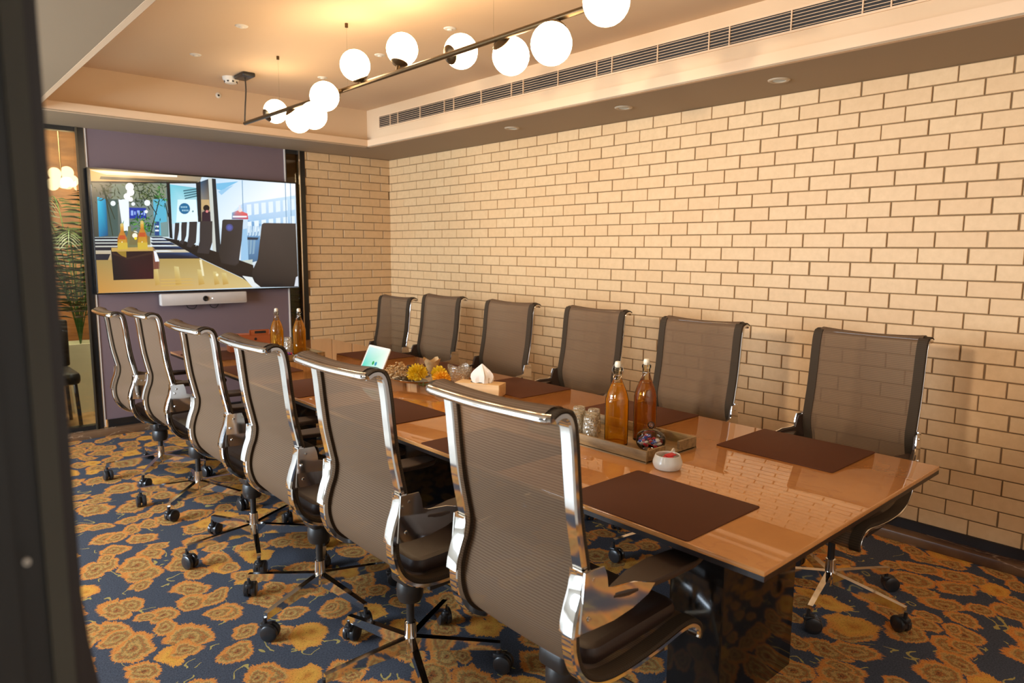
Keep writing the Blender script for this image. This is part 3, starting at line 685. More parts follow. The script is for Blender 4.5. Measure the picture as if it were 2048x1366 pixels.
# ------------------------------------------------------------------ globe chandelier
ch = thing('globe_chandelier', 'long brass rod pendant lamp carrying ten glowing white globes', 'lamp', (2.0, 3.2, 2.385))
L0 = lambda p: (p[0]-2.0, p[1]-3.2, p[2]-2.385)
MB().tube([L0((2.0, 5.10, 2.385)), L0((2.0, 1.35, 2.385))], .0125, 12).build('rod', 'bronze', ch)
GL = [(2.10,4.80,2.44),(2.06,4.36,2.32),(1.97,3.97,2.285),(1.885,3.66,2.335),(1.96,3.45,2.475),(2.03,3.10,2.500),(2.11,2.72,2.43),(2.07,2.32,2.325),(1.97,1.975,2.285),(1.885,1.63,2.335)]
for g in GL:
    gx, gy, gz = L0(g)
    o = MB().sphere((gx, gy, gz), .080, 24, 14).build('glass_globe', 'globe', ch)
    d = Vector((gx, 0, gz)); L = d.length; u = d/L
    mt = Matrix.Translation(Vector((gx, gy, gz)) - u*.0) @ (-u).to_track_quat('Z', 'Y').to_matrix().to_4x4()
    cp = MB().lathe([(.044, .068), (.0445, .0715), (.032, .082), (.010, .088), (.009, max(.089, L-.003))], seg=20, cap=False, mat=mt).build('cap', 'bronze', o)
for y in (4.50, 3.60, 2.35):
    wi = MB().tube([(-.003, y-3.2, .01), (-.003, y-3.2, ZC-2.385)], .0011, 5).build('wire', 'wire', ch)
    MB().lathe([(.009, -.022), (.009, 0)], L0((1.997, y, ZC)), 12).build('ceiling_cap', 'bronze', wi)
cn = MB().rbox((-.045, -.09, -.028), (.045, .09, 0), .012, 3, Matrix.Translation(L0((2.02, 5.12, ZC)))).build('canopy', 'black_plastic', ch)
MB().tube(catmull([L0(p) for p in ((2.015, 5.10, ZC-.02), (2.018, 5.10, 2.62), (2.008, 5.10, 2.50), (2.0, 5.10, 2.39))], 6), .005, 6).build('cord', 'black_plastic', ch)

# ------------------------------------------------------------------ table
TX = (1.488, 2.728); TY = (0.753, 5.36)
tb = thing('conference_table', 'long polished beige stone conference table with black edges', 'table', ((TX[0]+TX[1])/2, (TY[0]+TY[1])/2, 0))
hx, hy = (TX[1]-TX[0])/2, (TY[1]-TY[0])/2
MB().rbox((-hx, -hy, .736), (hx, hy, .75), .003, 2, top=.0015).build('tabletop', 'stone', tb)
def frust(x0, y0, z0, x1, y1, z1):
    m = MB(); vs = [(-x0,-y0,z0),(x0,-y0,z0),(x0,y0,z0),(-x0,y0,z0),(-x1,-y1,z1),(x1,-y1,z1),(x1,y1,z1),(-x1,y1,z1)]
    return m.add(vs, [(0,3,2,1),(4,5,6,7),(0,1,5,4),(1,2,6,5),(2,3,7,6),(3,0,4,7)])
m = frust(hx-.001, hy-.001, .722, hx-.001, hy-.001, .736); m.v += []; m.build('edge_band', 'table_edge', tb)
frust(hx-.075, hy-.075, .690, hx-.002, hy-.002, .722).build('underframe', 'table_black', tb)
MB().box((-hx+.30, -hy+.3, .60), (hx-.30, hy-.3, .69)).build('center_beam', 'table_black', tb)
for y0, y1 in ((-hy+.32, -hy+.52), (-.12, .12), (hy-.52, hy-.32)):
    MB().rbox((-.245, y0, 0), (.245, y1, .61), .006, 2).build('pedestal', 'table_black', tb)

# ------------------------------------------------------------------ desk mats
def mat_obj(x0, x1, y0, y1, label, first=[None]):
    if first[0] is None:
        first[0] = MB().rbox((-.188, -.2265, 0), (.188, .2265, .0035), .010, 3, top=.001).build('desk_mat', 'mat')
        o = first[0]
    else: o = first[0].copy(); COL.objects.link(o)
    o.location = ((x0+x1)/2, (y0+y1)/2, .7502)
    return tag(o, label, 'desk mat', 'brown leather desk mats on the table')
LM = [(.970,1.42),(1.735,2.185),(2.50,2.95),(3.27,3.72),(3.99,4.44),(4.70,5.15)]
RMt = [(.970,1.42),(1.738,2.188),(2.54,2.99),(3.27,3.72),(4.06,4.49)]
ln = ['brown desk mat in front of the nearest left chair', 'brown desk mat mostly hidden behind the nearest left chair, second from near end', 'brown desk mat third from near end on the left side', 'brown desk mat on the left side level with the flower tray', 'brown desk mat on the left side level with the tablet', 'brown desk mat on the left side beside the far bottles']
rn = ['brown desk mat at the near right corner by the bricks side chair', 'brown desk mat behind the near bottles on the right side', 'brown desk mat on the right side beyond the tissue box', 'brown desk mat on the right side behind the dried flower bowl', 'brown desk mat on the right side behind the tablet']
for (a, b), l in zip(LM, ln): mat_obj(1.492, 1.868, a, b, l)
for (a, b), l in zip(RMt, rn): mat_obj(2.355, 2.729, a, b, l)

# ------------------------------------------------------------------ office chair
RAIL = [(-.288,1.141),(-.268,1.150),(-.244,1.147),(-.226,1.125),(-.216,1.07),(-.208,.99),(-.196,.89),(-.178,.80),(-.170,.755),(-.176,.71),(-.192,.665),(-.203,.615),(-.199,.56),(-.176,.505),(-.130,.466),(-.06,.448),(.04,.447),(.14,.455),(.23,.466),(.285,.462),(.318,.440),(.326,.415),(.320,.402)]
PR = catmull(RAIL, 6)
def frames(pr):
    out = []; s = 0; n = len(pr)
    for i in range(n):
        a = pr[max(i-1, 0)]; b = pr[min(i+1, n-1)]; tx, tz = b[0]-a[0], b[1]-a[1]; L = math.hypot(tx, tz)
        if i: s += math.hypot(pr[i][0]-pr[i-1][0], pr[i][1]-pr[i-1][1])
        out.append((pr[i][0], pr[i][1], -tz/L, tx/L, s))
    return out
FR = frames(PR)
def sweep(m, fr, sec, side=1):
    n = len(sec); vs = [(x + nx*o, y*side, z + nz*o) for x, z, nx, nz, s in fr for o, y in sec]
    fs = [(i*n+k, i*n+(k+1)%n, (i+1)*n+(k+1)%n, (i+1)*n+k) for i in range(len(fr)-1) for k in range(n)]
    fs += [tuple(range(n))[::-1], tuple(range((len(fr)-1)*n, len(fr)*n))]
    return m.add(vs, fs)
HWD = .238
FLARE = .042
FRW = [(x, z, nx*(.45 if i < 14 else 1), nz*(.45 if i < 14 else 1), q) for i, (x, z, nx, nz, q) in enumerate(FR)]
def base_leg(k):
    m = MB(); N = 8; vs = []
    for i in range(N+1):
        t = i/N; x = .018 + .302*t; top = .134 - .020*t - .004*t*t; h = .052*(1-t) + .028*t; wd = .013*(1-t) + .010*t
        vs += [(x, -wd, top), (x, wd, top), (x, wd*.75, top-h), (x, -wd*.75, top-h)]
    m.add(vs, [(i*4+k2, i*4+(k2+1)%4, (i+1)*4+(k2+1)%4, (i+1)*4+k2) for i in range(N) for k2 in range(4)] + [(3,2,1,0), tuple(range(N*4, N*4+4))])
    return m
def caster_mb():
    m = MB(); ry = Matrix.Rotation(PI/2, 4, 'X')
    for s in (-1, 1):
        m.lathe([(.006, -.009), (.022, -.009), (.0265, -.006), (.0275, 0), (.0265, .006), (.022, .009), (.006, .009)], seg=22, mat=Matrix.Translation((.012, s*.0125, .0275)) @ ry)
    m.box((-.012, -.004, .02), (.022, .004, .046)); m.lathe([(.0065, .03), (.0065, .075)], (-.004, 0, 0), 10)
    m.rbox((-.020, -.012, .040), (.018, .012, .056), .008, 3)
    m.v = [(x*1.22, y*1.22, z*1.22) for x, y, z in m.v]
    return m
def make_chair():
    c = thing('office_chair', 'x', 'chair')
    # fabric sling over back and seat
    m = MB(); uvs = []; NY = 12
    for th in (0.0, -.0022):
        for x, z, nx, nz, s in FR:
            for j in range(NY+1):
                y = -.212 + .424*j/NY; q = 1 - (y/.212)**2
                back = min(1, max(0, (z-.52)/.15)); dish = (-.010*q*back) + (-.006*q*(1-back))
                o = .0105 + dish + th; m.v.append((x+nx*o, y, z+nz*o)); uvs.append((y, s))
    n = NY+1; N = len(FR); 
    for k in range(2):
        for i in range(N-1):
            for j in range(NY): m.f.append((k*N*n+i*n+j, k*N*n+i*n+j+1, k*N*n+(i+1)*n+j+1, k*N*n+(i+1)*n+j)); m.mi.append(0)
    m.f = m.f[:(N-1)*NY]; m.mi = m.mi[:(N-1)*NY]; m.v = m.v[:N*n]; uvs = uvs[:N*n]
    fb = m.build('mesh_sling', 'mesh', c, uv=uvs, angle=60)
    for s in (1, -1):
        m = sweep(MB(), FR, [(-.013, .200), (-.0155, .204), (-.0155, HWD-.005), (-.012, HWD), (-.002, HWD), (0, HWD-.003), (0, .200)], s)
        m.build('side_rail', 'chrome', c, angle=28)
        m = sweep(MB(), FRW, [(.0005, .198), (.0005, HWD-.002), (.006, HWD+.001), (.0115, HWD-.003), (.0125, HWD-.010), (.0125, .198)], s)
        uv = [(p[1], 0) for p in m.v]; uv = []
        for x, z, nx, nz, sl in FRW: uv += [(0.2, sl)]*6
        m.build('edge_welt', 'mesh_edge', c, uv=uv, angle=40)
    # top bar
    x0, z0 = PR[0]
    m = MB(); m.tube(catmull([(x0+.002, -HWD+.014, z0-.004), (x0-.010, -.19, z0-.004), (x0-.018, 0, z0-.006), (x0-.010, .19, z0-.004), (x0+.002, HWD-.014, z0-.004)], 5), .012, 12); 
    m.build('top_bar', 'chrome', c)
    # seat cushion
    cm = MB().rbox((-.105, -.192, 0), (.285, .192, .052), .045, 5, top=.02)
    cm.v = [(x, y, z + .458 + .03*max(0, (x+.02))*1.0 - .10*max(0, x-.22)) for x, y, z in cm.v]
    cm.build('seat_cushion', 'leather', c)
    # armrests
    for s in (1, -1):
        seg = [f for f in FR if .615 <= f[1] <= .772 and f[0] < -.1]
        m = sweep(MB(), seg, [(-.021, .198), (-.0225, .204), (-.0225, HWD+.002), (-.018, HWD+.008), (.001, HWD+.008), (.001, HWD+.002), (-.017, HWD+.002), (-.017, .198)], s)
        prof = [(-.192,.765),(-.130,.765),(-.122,.742),(-.118,.712),(-.10,.706),(-.04,.706),(.02,.690),(.0,.665),(-.045,.640),(-.10,.622),(-.16,.616),(-.205,.620)]
        vs = []; 
        for th in (0, .005):
            for px, pz in prof: vs.append((px, s*(HWD+.006+th + FLARE*max(0, (px+.16)/.18)**1.15), pz))
        k = len(prof); m.add(vs, [tuple(range(k)), tuple(range(k, 2*k))[::-1]] + [(i, (i+1)%k, k+(i+1)%k, k+i) for i in range(k)])
        for zz in (.742, .648): m.lathe([(.0001, .004), (.005, .0035), (.0065, 0)], seg=12, cap=False, mat=Matrix.Translation((-.165-.012*(zz<.7), s*(HWD+.012), zz)) @ Matrix.Rotation(-s*PI/2, 4, 'X'))
        br = m.build('arm_bracket', 'chrome', c, angle=30)
        lin = [(-.176,.757),(-.134,.757),(-.124,.735),(-.116,.705),(-.04,.700),(.012,.686),(-.004,.668),(-.045,.646),(-.10,.629),(-.160,.624),(-.184,.66),(-.176,.71)]
        m = MB(); k = len(lin); vs = []
        for th in (-.0075, -.0008):
            for px, pz in lin: vs.append((px, s*(HWD+.006+th + FLARE*max(0, (px+.16)/.18)**1.15), pz))
        m.add(vs, [tuple(range(k)), tuple(range(k, 2*k))[::-1]] + [(i, (i+1)%k, k+(i+1)%k, k+i) for i in range(k)]); m.build('armrest_support', 'arm_pad', c, angle=30)
        pl = [(-.105,.022),(-.06,.034),(.02,.040),(.12,.042),(.22,.040),(.262,.030),(.268,.0),(.262,-.036),(.22,-.052),(.12,-.058),(.02,-.046),(-.06,-.022),(-.105,-.008)]
        k = len(pl); vs = []
        for dz, ins in ((-.022, .012), (-.012, 0), (-.003, 0), (0, .005)):
            for px, py in pl:
                t = (px+.105)/.373; cx = .08; vs.append((cx + (px-cx)*(1-ins*2), s*(HWD+.002 + (py)*(1-ins*12) + .002), .690 + dz*(.6+.4*min(1,t*2)) - .008*t*t))
        m = MB(); m.add(vs, [tuple(range(k))[::-1], tuple(range(3*k, 4*k))] + [(r*k+i, r*k+(i+1)%k, (r+1)*k+(i+1)%k, (r+1)*k+i) for r in range(3) for i in range(k)])
        m.build('armrest_pad', 'arm_pad', c, angle=40)
    # mechanism under the seat
    m = MB(); m.lathe([(.02, .268), (.040, .274), (.047, .292), (.047, .330), (.04, .348)], (0, 0, 0), 24)
    m.rbox((-.05, -.055, .345), (.14, .055, .405), .02, 3)
    for x in (-.02, .14): m.box((x-.02, -.205, .405), (x+.02, .205, .430))
    for s in (-1, 1): m.box((-.06, s*.2-.008, .405), (.19, s*.2+.008, .436))
    m.tube([(.03, -.06, .375), (.05, -.23, .365)], .006, 6)
    m.build('tilt_mechanism', 'black_plastic', c)
    m = MB().lathe([(.0145, .185), (.0145, .27)], seg=16); m.build('gas_column', 'black_plastic', c)
    m = MB().lathe([(.010, .070), (.024, .078), (.026, .095), (.0235, .125), (.0215, .135), (.0205, .190), (.016, .192)], seg=22); m.build('hub', 'chrome', c)
    lm = cm2 = None
    for k in range(5):
        if lm is None:
            lg = base_leg(0).build('base_leg', 'chrome', c, angle=30); lm = lg.data
            cs = caster_mb().build('caster', 'caster_rubber', lg); cm2 = cs.data
        else:
            lg = bpy.data.objects.new('base_leg', lm); COL.objects.link(lg); lg.parent = c
            cs = bpy.data.objects.new('caster', cm2); COL.objects.link(cs); cs.parent = lg
        lg.rotation_euler.z = math.radians(72*k)
        cs.location = (.318, 0, .0); cs.rotation_euler.z = math.radians((40, -75, 110, 160, -20)[k])
    return c
chair0 = make_chair()
def kids(o): return [x for x in bpy.data.objects if x.parent == o]
TREE = [(ch_, kids(ch_)) for ch_ in kids(chair0)]
used = [False]
def place_chair(x, y, rz, phi, dz, label, group):
    if not used[0]: c = chair0; used[0] = True; parts = TREE
    else:
        c = chair0.copy(); COL.objects.link(c); parts = []
        for p, subs in TREE:
            q = p.copy(); COL.objects.link(q); q.parent = c; ss = []
            for s in subs: r = s.copy(); COL.objects.link(r); r.parent = q; ss.append(r)
            parts.append((q, ss))
    c.location = (x, y, 0); c.rotation_euler = (0, 0, math.radians(rz)); tag(c, label, 'chair', group)
    k = 0
    for q, ss in parts:
        nm = q.name.split('.')[0]
        if nm == 'base_leg': q.rotation_euler.z = math.radians(phi + 72*k - rz); k += 1
        q.location.z = 0 if nm in ('base_leg', 'hub', 'gas_column') else dz
    return c
gl_, gr_ = 'mesh back office chairs along the left side', 'mesh back office chairs along the brick wall'
LCH = [(1.328,1.253,0,47,0,'nearest left office chair, mesh back largest in the photo'),
       (1.285,1.955,0,31,0,'second left office chair from the camera, brown mesh back'),
       (1.270,2.62,0,60,0,'third left office chair from the camera, pale ribbed mesh'),
       (1.268,3.33,0,36,0,'fourth left office chair from the camera'),
       (1.280,4.19,0,8,0,'fifth left office chair, second from the television wall'),
       (1.268,4.90,0,20,-.045,'farthest left office chair, next to the television wall')]
RCH = [(2.935,1.19,180,47,0,'nearest right office chair, bricks showing through its mesh'),
       (2.835,1.965,181,20,0,'second right office chair, behind the near amber bottles'),
       (2.930,2.765,180,33,0,'third right office chair from the camera, against the bricks'),
       (2.875,3.47,181,50,0,'fourth right office chair, behind the tissue box'),
       (2.870,4.235,180,10,0,'fifth right office chair, behind the tablet'),
       (2.90,4.93,180,25,-.045,'farthest right office chair, in the brick corner')]
for x, y, rz, ph, dz, l in LCH: place_chair(x, y, rz, ph, dz, l, gl_)
for x, y, rz, ph, dz, l in RCH: place_chair(x, y, rz, ph, dz, l, gr_)

# ------------------------------------------------------------------ things on the table
ZT = .7501
def tray(x0, x1, y0, y1, label, h=.046):
    t = thing('wooden_tray', label, 'tray', ((x0+x1)/2, (y0+y1)/2, ZT)); a, b = (x1-x0)/2, (y1-y0)/2; th = .011
    MB().box((-a, -b, 0), (a, b, .008)).build('tray_base', 'tray_wood', t)
    MB().rbox((-a, -b, .004), (-a+th, b, h), .002, 1).build('side_wall', 'tray_wood', t); MB().rbox((a-th, -b, .004), (a, b, h), .002, 1).build('side_wall', 'tray_wood', t)
    for s in (-1, 1):
        ya, yb = (-b, -b+th) if s < 0 else (b-th, b); m = MB()
        m.box((-a+th, ya, .004), (-.045, yb, h)); m.box((.045, ya, .004), (a-th, yb, h)); m.box((-.045, ya, .004), (.045, yb, .016)); 
        m.build('end_wall', 'tray_wood', t)
    return t
tray(1.948, 2.262, 1.448, 2.06, 'weathered wooden tray under the two near amber bottles')
tray(1.93, 2.20, 4.36, 4.98, 'wooden tray under the two far bottles')
BOT = [(.001,.002),(.040,.002),(.0445,.006),(.045,.012),(.045,.160),(.0435,.178),(.037,.205),(.026,.232),(.0185,.250),(.0155,.262),(.0150,.285),(.0175,.288),(.0178,.298),(.0150,.300)]
def make_bottle(level):
    b = thing('swing_top_bottle', 'x', 'bottle')
    MB().lathe(catmull(BOT, 3), seg=32, cap=False).build('glass_body', 'amber_glass', b)
    pr = [(r-.003 if r > .01 else r, z+.002) for r, z in catmull(BOT, 3) if z < level] ; pr.append((pr[-1][0], level)); pr.append((.0005, level))
    MB().lathe(pr, seg=28, cap=False).build('liquid', 'liquid', b)
    MB().lathe([(.001, .300), (.0105, .300), (.0125, .304), (.0125, .314), (.010, .322), (.001, .324)], seg=18, cap=False).build('stopper', 'stopper', b)
    m = MB(); ring = lambda z, r, n=20: [(r*math.cos(2*PI*k/n), r*math.sin(2*PI*k/n), z) for k in range(n)]
    m.tube(ring(.270, .0145), .0013, 6, True)
    for s in (-1, 1): m.tube(catmull([(0, s*.015, .270), (.004, s*.021, .285), (.002, s*.019, .300), (0, s*.013, .310)], 4), .0013, 6)
    m.tube(catmull([(0, -.0145, .270), (.012, -.013, .258), (.020, 0, .246), (.012, .013, .258), (0, .0145, .270)], 5), .0014, 6)
    m.build('wire_bail', 'wire', b)
    return b
def btree(root, subs, loc, rz, label):
    c = root.copy(); COL.objects.link(c); c.location = loc; c.rotation_euler.z = rz; c['label'] = label
    for s in subs: r = s.copy(); COL.objects.link(r); r.parent = c
    return c
b0 = make_bottle(.235); b0.location = (2.052, 1.672, ZT+.009); b0.rotation_euler.z = 3.6; tag(b0, 'near swing top bottle full of yellow drink, left of the pair', 'bottle', 'swing top bottles on the table')
bs = kids(b0)
bB = btree(b0, bs, (2.188, 1.640, ZT+.009), 2.5, 'near swing top bottle with amber drink, right of the pair')
for q in kids(bB):
    if q.name.startswith('liquid'): q.data = q.data.copy(); q.data.materials[0] = M['liquid_amber']
btree(b0, bs, (2.015, 4.715, ZT+.009), 2.0, 'far swing top bottle beside the orange box')
btree(b0, bs, (2.135, 4.615, ZT+.009), 3.0, 'far swing top bottle in front of the brick return')
def make_tumbler():
    m = MB().lathe([(.0300, 0), (.0310, .002), (.0285, .050), (.0250, .092), (.0235, .096), (.001, .096)], seg=24, cap=False)
    return m.build('glass_tumbler', 'pressed')
t0 = make_tumbler(); tl = [(1.996,1.838),(2.008,1.768),(2.052,1.80),(2.045,1.87),(2.118,1.845),(2.105,1.915),(1.999,1.908)]
tlab = ['upturned textured tumbler at the front left of the near tray group', 'upturned textured tumbler nearest the left near bottle', 'upturned textured tumbler in the second column behind the left near bottle', 'upturned textured tumbler in the middle of the near tray group', 'upturned textured tumbler deeper right behind the left near bottle', 'upturned textured tumbler farthest back on the near tray', 'upturned textured tumbler at the far left of the near tray group']
for k, (x, y) in enumerate(tl):
    o = t0 if k == 0 else t0.copy()
    if k: COL.objects.link(o)
    o.location = (x, y, ZT+.009); tag(o, tlab[k], 'glass', 'upturned tumblers on the near tray')
for k, (x, y) in enumerate(((2.066, 4.655), (2.06, 4.84))):
    o = t0.copy(); COL.objects.link(o); o.location = (x, y, ZT+.009); o.scale = (1, 1, 1.25); tag(o, ['clear glass tumbler standing between the two far bottles', 'clear glass tumbler behind the far left bottle'][k], 'glass', 'tumblers on the far tray')
cj = thing('candy_jar', 'lidded glass candy jar in front of the near bottles', 'jar', (2.095, 1.540, ZT+.009))
MB().lathe(catmull([(.001,.002),(.030,.002),(.042,.012),(.046,.028),(.043,.040)], 4), seg=30, cap=False).build('glass_bowl', 'clear_glass', cj)
ld = MB().lathe(catmull([(.046,.041),(.040,.052),(.022,.064),(.006,.069)], 4), seg=30, cap=False).build('lid', 'clear_glass', cj)
MB().sphere((0, 0, .080), .0115, 16, 10).build('knob', 'clear_glass', cj)
random.seed(5); m = MB()
for k in range(46):
    r = .036*math.sqrt(random.random()); a = random.uniform(0, 2*PI); z = .010 + .034*random.random()*(1-(r/.06)**2)
    m.cur = random.choice((0, 0, 1, 1, 2)) if z > .022 else random.choice((1, 1, 2))
    m.sphere((r*math.cos(a), r*math.sin(a), z+.003), .0065, 8, 5, (1.2, .8, .7))
cj.scale = (1.2, 1.2, 1.15)
cd = m.build('wrapped_candy', ['candy_blue', 'candy_red', 'candy_white']); cd.location = (2.095, 1.540, ZT+.009); cd.scale = (1.2, 1.2, 1.1); tag(cd, 'blue red and white wrapped candies inside the glass jar', 'candy', kind='stuff')
bw = thing('sachet_bowl', 'small cream ceramic bowl on the table beside the near tray', 'bowl', (1.968, 1.372, ZT))
MB().lathe(catmull([(.001,.0),(.034,.0),(.043,.008),(.0465,.022),(.042,.038),(.039,.047),(.0375,.048),(.036,.044),(.039,.034),(.042,.022),(.030,.008),(.001,.006)], 3), seg=36, cap=False).build('bowl_body', 'ceramic', bw)
m = MB().tube(catmull([(.040, .012, .030), (.058, .016, .040), (.056, .018, .052), (.040, .014, .046)], 4), .003, 8); m.build('handle', 'ceramic', bw); bw.scale = (1.1, 1.1, 1.05)
for k in range(3):
    a = [.5, 1.9, 2.9][k]
    o = MB().rbox((-.018, -.012, 0), (.018, .012, .0035), .002, 1).build('sweetener_sachet', 'red_paper')
    o.location = (1.968 + .010*math.cos(a*2), 1.372 + .010*math.sin(a*2), ZT + .036 + .0050*k); o.rotation_euler = (.12*math.cos(a*3), .10, a)
    tag(o, ['lowest red sweetener sachet in the small cream bowl', 'red sweetener sachet just under the topmost one in the cream bowl', 'topmost red sweetener sachet in the small cream bowl'][k], 'sachet', 'red sachets in the cream bowl')

tb2 = thing('tissue_box', 'light wooden tissue box at the middle of the table', 'tissue box', (2.262, 2.757, ZT+.0002), math.radians(-62))
MB().rbox((-.125, -.05, 0), (.125, .05, .064), .003, 1).build('box_body', 'box_wood', tb2)
MB().lathe([(.001, .0652), (.040, .0652), (.042, .064)], seg=24, cap=False, mat=Matrix.Diagonal((1.3, .7, 1, 1))).build('opening', 'jamb_mid', tb2)
random.seed(8); vs = []; fs = []; NR_, NS_ = 7, 22
for i in range(NR_):
    t = i/(NR_-1)
    for k in range(NS_):
        a = 2*PI*k/NS_; r = (.034 + .014*math.sin(PI*t*.8))*(1-t**2.1)*(1+.22*math.sin(a*5+t*3)+.1*math.sin(a*9)) + .002
        vs.append((r*1.3*math.cos(a)+.01, r*.8*math.sin(a), .062 + .100*t + .006*math.sin(a*3)*(1-t)))
fs = [(i*NS_+k, i*NS_+(k+1)%NS_, (i+1)*NS_+(k+1)%NS_, (i+1)*NS_+k) for i in range(NR_-1) for k in range(NS_)] + [tuple(range((NR_-1)*NS_, NR_*NS_))]
MB().add(vs, fs).build('tissue', 'tissue', tb2, angle=25)

# tablet leaning towards the brick wall
A = Vector((2.168, 3.83, ZT+.007)); B = Vector((2.160, 3.565, ZT+.007)); upv = Vector((.055, 0, .112))
tbm = thing('tablet', 'white tablet with a cyan screen leaning beside the dried flowers', 'tablet', A)
ux = (B-A).normalized(); L = (B-A).length; uz = upv.normalized(); Hh = upv.length + .035; un = ux.cross(uz)
mt = Matrix(((ux.x, uz.x, -un.x, 0), (ux.y, uz.y, -un.y, 0), (ux.z, uz.z, -un.z, 0), (0, 0, 0, 1)))
if (mt.to_3x3() @ Vector((0, 0, 1))).x > 0: sg = -1
else: sg = 1
MB().rbox((0, 0, -.004), (L, Hh, .004), .014, 4, mt, top=.002).build('body', 'tablet_white', tbm)
vs = []; cl = []
def tp(u, v, h): return mt @ Vector((.016 + u*(L-.032), .014 + v*(Hh-.028), sg*h))
m = MB(); m.add([tp(0,0,.0046), tp(1,0,.0046), tp(1,1,.0046), tp(0,1,.0046)], [(0,1,2,3)]); cl += [srgb(60,215,190), srgb(226,250,235), srgb(240,250,235), srgb(200,235,235)]
for cu, cv, c in ((.50, .28, (30,165,80)), (.64, .27, (30,150,180))):
    m.add([tp(cu + .055*math.cos(2*PI*k/12), cv + .10*math.sin(2*PI*k/12), .0050) for k in range(12)], [tuple(range(12))]); cl += [srgb(c)]*12
me = bpy.data.meshes.new('screen'); me.from_pydata(m.v, [], m.f); me.materials.append(M['screen'])
ca = me.color_attributes.new('Col', 'FLOAT_COLOR', 'POINT')
for i, c in enumerate(cl): ca.data[i].color = c
so = bpy.data.objects.new('screen', me); COL.objects.link(so); so.parent = tbm
MB().box((L*.35, .028, -.004*sg), (L*.65, .040, -.045*sg), mt).build('stand', 'tablet_white', tbm)

# dried arrangement, flowers and glasses in the middle
dp = thing('glass_platter', 'shallow clear glass platter holding the dried flowers', 'platter', (2.18, 3.28, ZT))
MB().lathe(catmull([(.001,.004),(.06,.004),(.11,.014),(.15,.030),(.152,.032),(.148,.028),(.10,.010),(.001,.007)], 3), seg=40, cap=False, mat=Matrix.Diagonal((.85, 1.35, 1, 1))).build('platter_body', 'clear_glass', dp)
random.seed(13)
def pompom(name, c, r, matn, label, n=150, cat='flower'):
    m = MB()
    for k in range(n):
        z = 1 - 1.5*(k+.5)/n; a = k*2.39996; rr = math.sqrt(max(0, 1-z*z)); d = Vector((rr*math.cos(a), rr*math.sin(a), z))
        s = d.orthogonal().normalized(); s = (Matrix.Rotation(random.uniform(0, PI), 3, d) @ s)*r*.13
        tip = d*r*random.uniform(.85, 1.08); mid = d*r*.55
        m.add([mid*.5, mid+s, tip+s*.5, tip-s*.5, mid-s], [(0,1,2,3,4)])
    m.sphere((0, 0, -r*.1), r*.6, 12, 8)
    o = m.build(name, matn); o.location = c; return tag(o, label, cat)
pompom('chrysanthemum', (2.135, 3.15, ZT+.068), .058, 'petal_yellow', 'bright yellow chrysanthemum head, left one of the pair')
pompom('chrysanthemum', (2.235, 3.085, ZT+.066), .046, 'petal_yellow', 'bright yellow chrysanthemum head behind the left flower')
pompom('chrysanthemum', (2.165, 2.965, ZT+.058), .052, 'petal_orange', 'orange yellow chrysanthemum head next to the tissue box')
lf = thing('leaf_sprig', 'dark green leaf sprig between the yellow and orange flowers', 'leaf', (2.09, 3.03, ZT+.02)); m = MB()
for k in range(7):
    a = k*.9; m.add([(0,0,0), (.02*math.cos(a)-.006*math.sin(a), .02*math.sin(a)+.006*math.cos(a), .012), (.04*math.cos(a), .04*math.sin(a), .018), (.02*math.cos(a)+.006*math.sin(a), .02*math.sin(a)-.006*math.cos(a), .012)], [(0,1,2,3)])
m.build('leaves', 'leaf', lf)
ds = thing('dried_flower_bundle', 'curly pale brown dried plant bundle left of the yellow flowers', 'dried flowers', (2.19, 3.40, ZT+.016)); ds.scale = (1.15, 1.2, 1.25); m = MB()
for k in range(150):
    a = random.uniform(0, 2*PI); r = random.uniform(0, .085); x, y = r*math.cos(a)*.8, r*math.sin(a)*1.4; z = random.uniform(.0, .055)*(1-(r/.12))
    q = random.uniform(0, 2*PI); R = random.uniform(.006, .014)
    m.tube([(x+R*math.cos(q+t), y+R*math.sin(q+t)*.6, z+.004+t*.003+R*.4*math.sin(t)) for t in (0, .9, 1.8, 2.7, 3.6)], random.uniform(.0015, .003), 5)
m.build('curled_stems', 'dried', ds)
m = MB()
for p in ((-.01, -.09, .055), (.05, -.12, .05)): m.sphere(p, .014, 12, 8, (1, 1, .7))
m.build('seed_heads', 'dried_dark', ds)
sp_ = thing('dried_pod', 'ruffled cream dried pod standing behind the yellow flowers', 'dried flower', (2.34, 3.30, ZT)); sp_.scale = (1.1, 1.1, 1.2); m = MB(); vs = []
for i in range(6):
    t = i/5
    for k in range(20):
        a = 2*PI*k/20; r = .012 + .034*t*(1+.2*math.sin(a*4)); vs.append((r*math.cos(a), r*math.sin(a), .006 + .085*t + .010*t*math.sin(a*4)))
m.add(vs, [(i*20+k, i*20+(k+1)%20, (i+1)*20+(k+1)%20, (i+1)*20+k) for i in range(5) for k in range(20)]); m.build('petals', 'dried', sp_)
def ruffled(loc, r, h, label):
    o = thing('glass_vase', label, 'vase', loc); vs = []
    for i in range(7):
        t = i/6
        for k in range(28):
            a = 2*PI*k/28; rr = r*(.45 + .55*math.sin(min(1, t*1.15)*PI/2))*(1+.14*t*math.sin(a*4)); vs.append((rr*math.cos(a), rr*math.sin(a), h*t*(1+.10*t*math.sin(a*4))))
    MB().add(vs, [(i*28+k, i*28+(k+1)%28, (i+1)*28+(k+1)%28, (i+1)*28+k) for i in range(6) for k in range(28)] + [tuple(range(28))[::-1]]).build('vase_body', 'pressed', o)
ruffled((2.33, 3.02, ZT), .066, .105, 'ruffled glass vase with scalloped rim behind the orange flower')
ruffled((2.43, 2.965, ZT), .036, .075, 'small glass cup between the ruffled vase and the tissue')
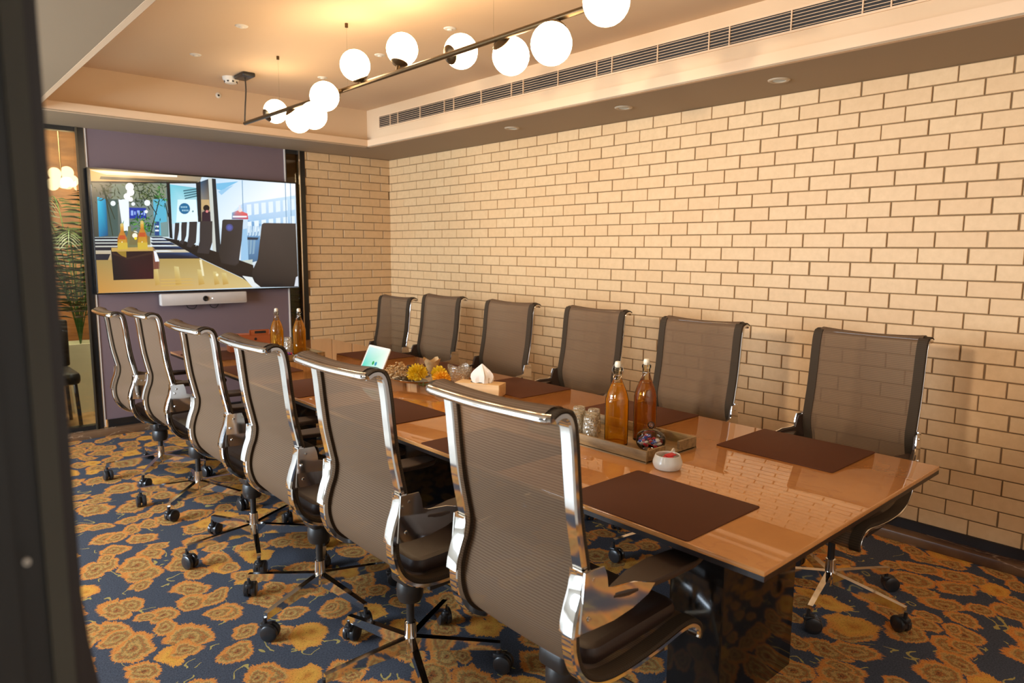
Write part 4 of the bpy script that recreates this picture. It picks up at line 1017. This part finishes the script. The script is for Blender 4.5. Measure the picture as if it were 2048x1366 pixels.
pn = thing('marker_pen', 'dark pen with a white end lying behind the flowers', 'pen', (2.42, 3.25, ZT+.006), .6)
MB().tube([(0, -.06, 0), (0, .03, 0)], .005, 10).build('barrel', 'black_plastic', pn); MB().tube([(0, .03, 0), (0, .065, 0)], .0055, 10).build('cap', 'white_plastic', pn)

# orange carton behind the far bottles
ob = thing('orange_box', 'orange cardboard snack box with a handle hole behind the far bottles', 'box', (1.95, 5.05, ZT), math.radians(-8))
MB().box((-.15, -.05, 0), (.15, .05, .125)).build('carton', 'orange_card', ob)
hp = MB().rbox((-.012, -.0515, .118), (.13, -.047, .158), .010, 3); hp.build('handle_panel', 'orange_card', ob)
MB().box((.025, -.0525, .130), (.105, -.0505, .148)).build('handle_hole', 'black_plastic', ob)
MB().lathe([(.001, .002), (.010, .002)], seg=16, cap=False, mat=Matrix.Translation((.03, -.051, .09)) @ rx).build('printed_dot', 'black_plastic', ob)
m = MB()
def strokes(m, x, z, segs, w=.005):
    for (a, b, c, d) in segs: m.box((x+a, -.0525, z+b), (x+c, -.0512, z+d))
strokes(m, -.02, .015, [(0,0,.006,.045), (.006,.039,.022,.045), (.022,.006,.028,.039), (.006,0,.022,.006)])
strokes(m, .02, .015, [(0,.006,.006,.039), (.006,.039,.024,.045), (.024,.006,.030,.039), (.006,0,.024,.006)])
strokes(m, .062, .015, [(0,0,.006,.045), (.006,.020,.020,.026), (.006,.039,.024,.045), (.024,.020,.030,.039)])
m.build('printed_letters', 'white_plastic', ob)
cj2 = thing('candy_jar', 'small glass candy dish at the foot of the far bottles', 'jar', (1.992, 4.50, ZT+.009))
MB().lathe(catmull([(.001,.002),(.028,.002),(.038,.012),(.040,.028)], 4), seg=24, cap=False).build('glass_bowl', 'clear_glass', cj2)
m = MB(); random.seed(3)
for k in range(22):
    r = .028*math.sqrt(random.random()); a = random.uniform(0, 2*PI); m.cur = k % 2
    m.sphere((r*math.cos(a), r*math.sin(a), .012+.02*random.random()), .0065, 8, 5)
c2 = m.build('wrapped_candy', ['candy_blue', 'candy_red']); c2.location = (1.992, 4.50, ZT+.009); tag(c2, 'wrapped candies in the far glass dish', 'candy', kind='stuff')
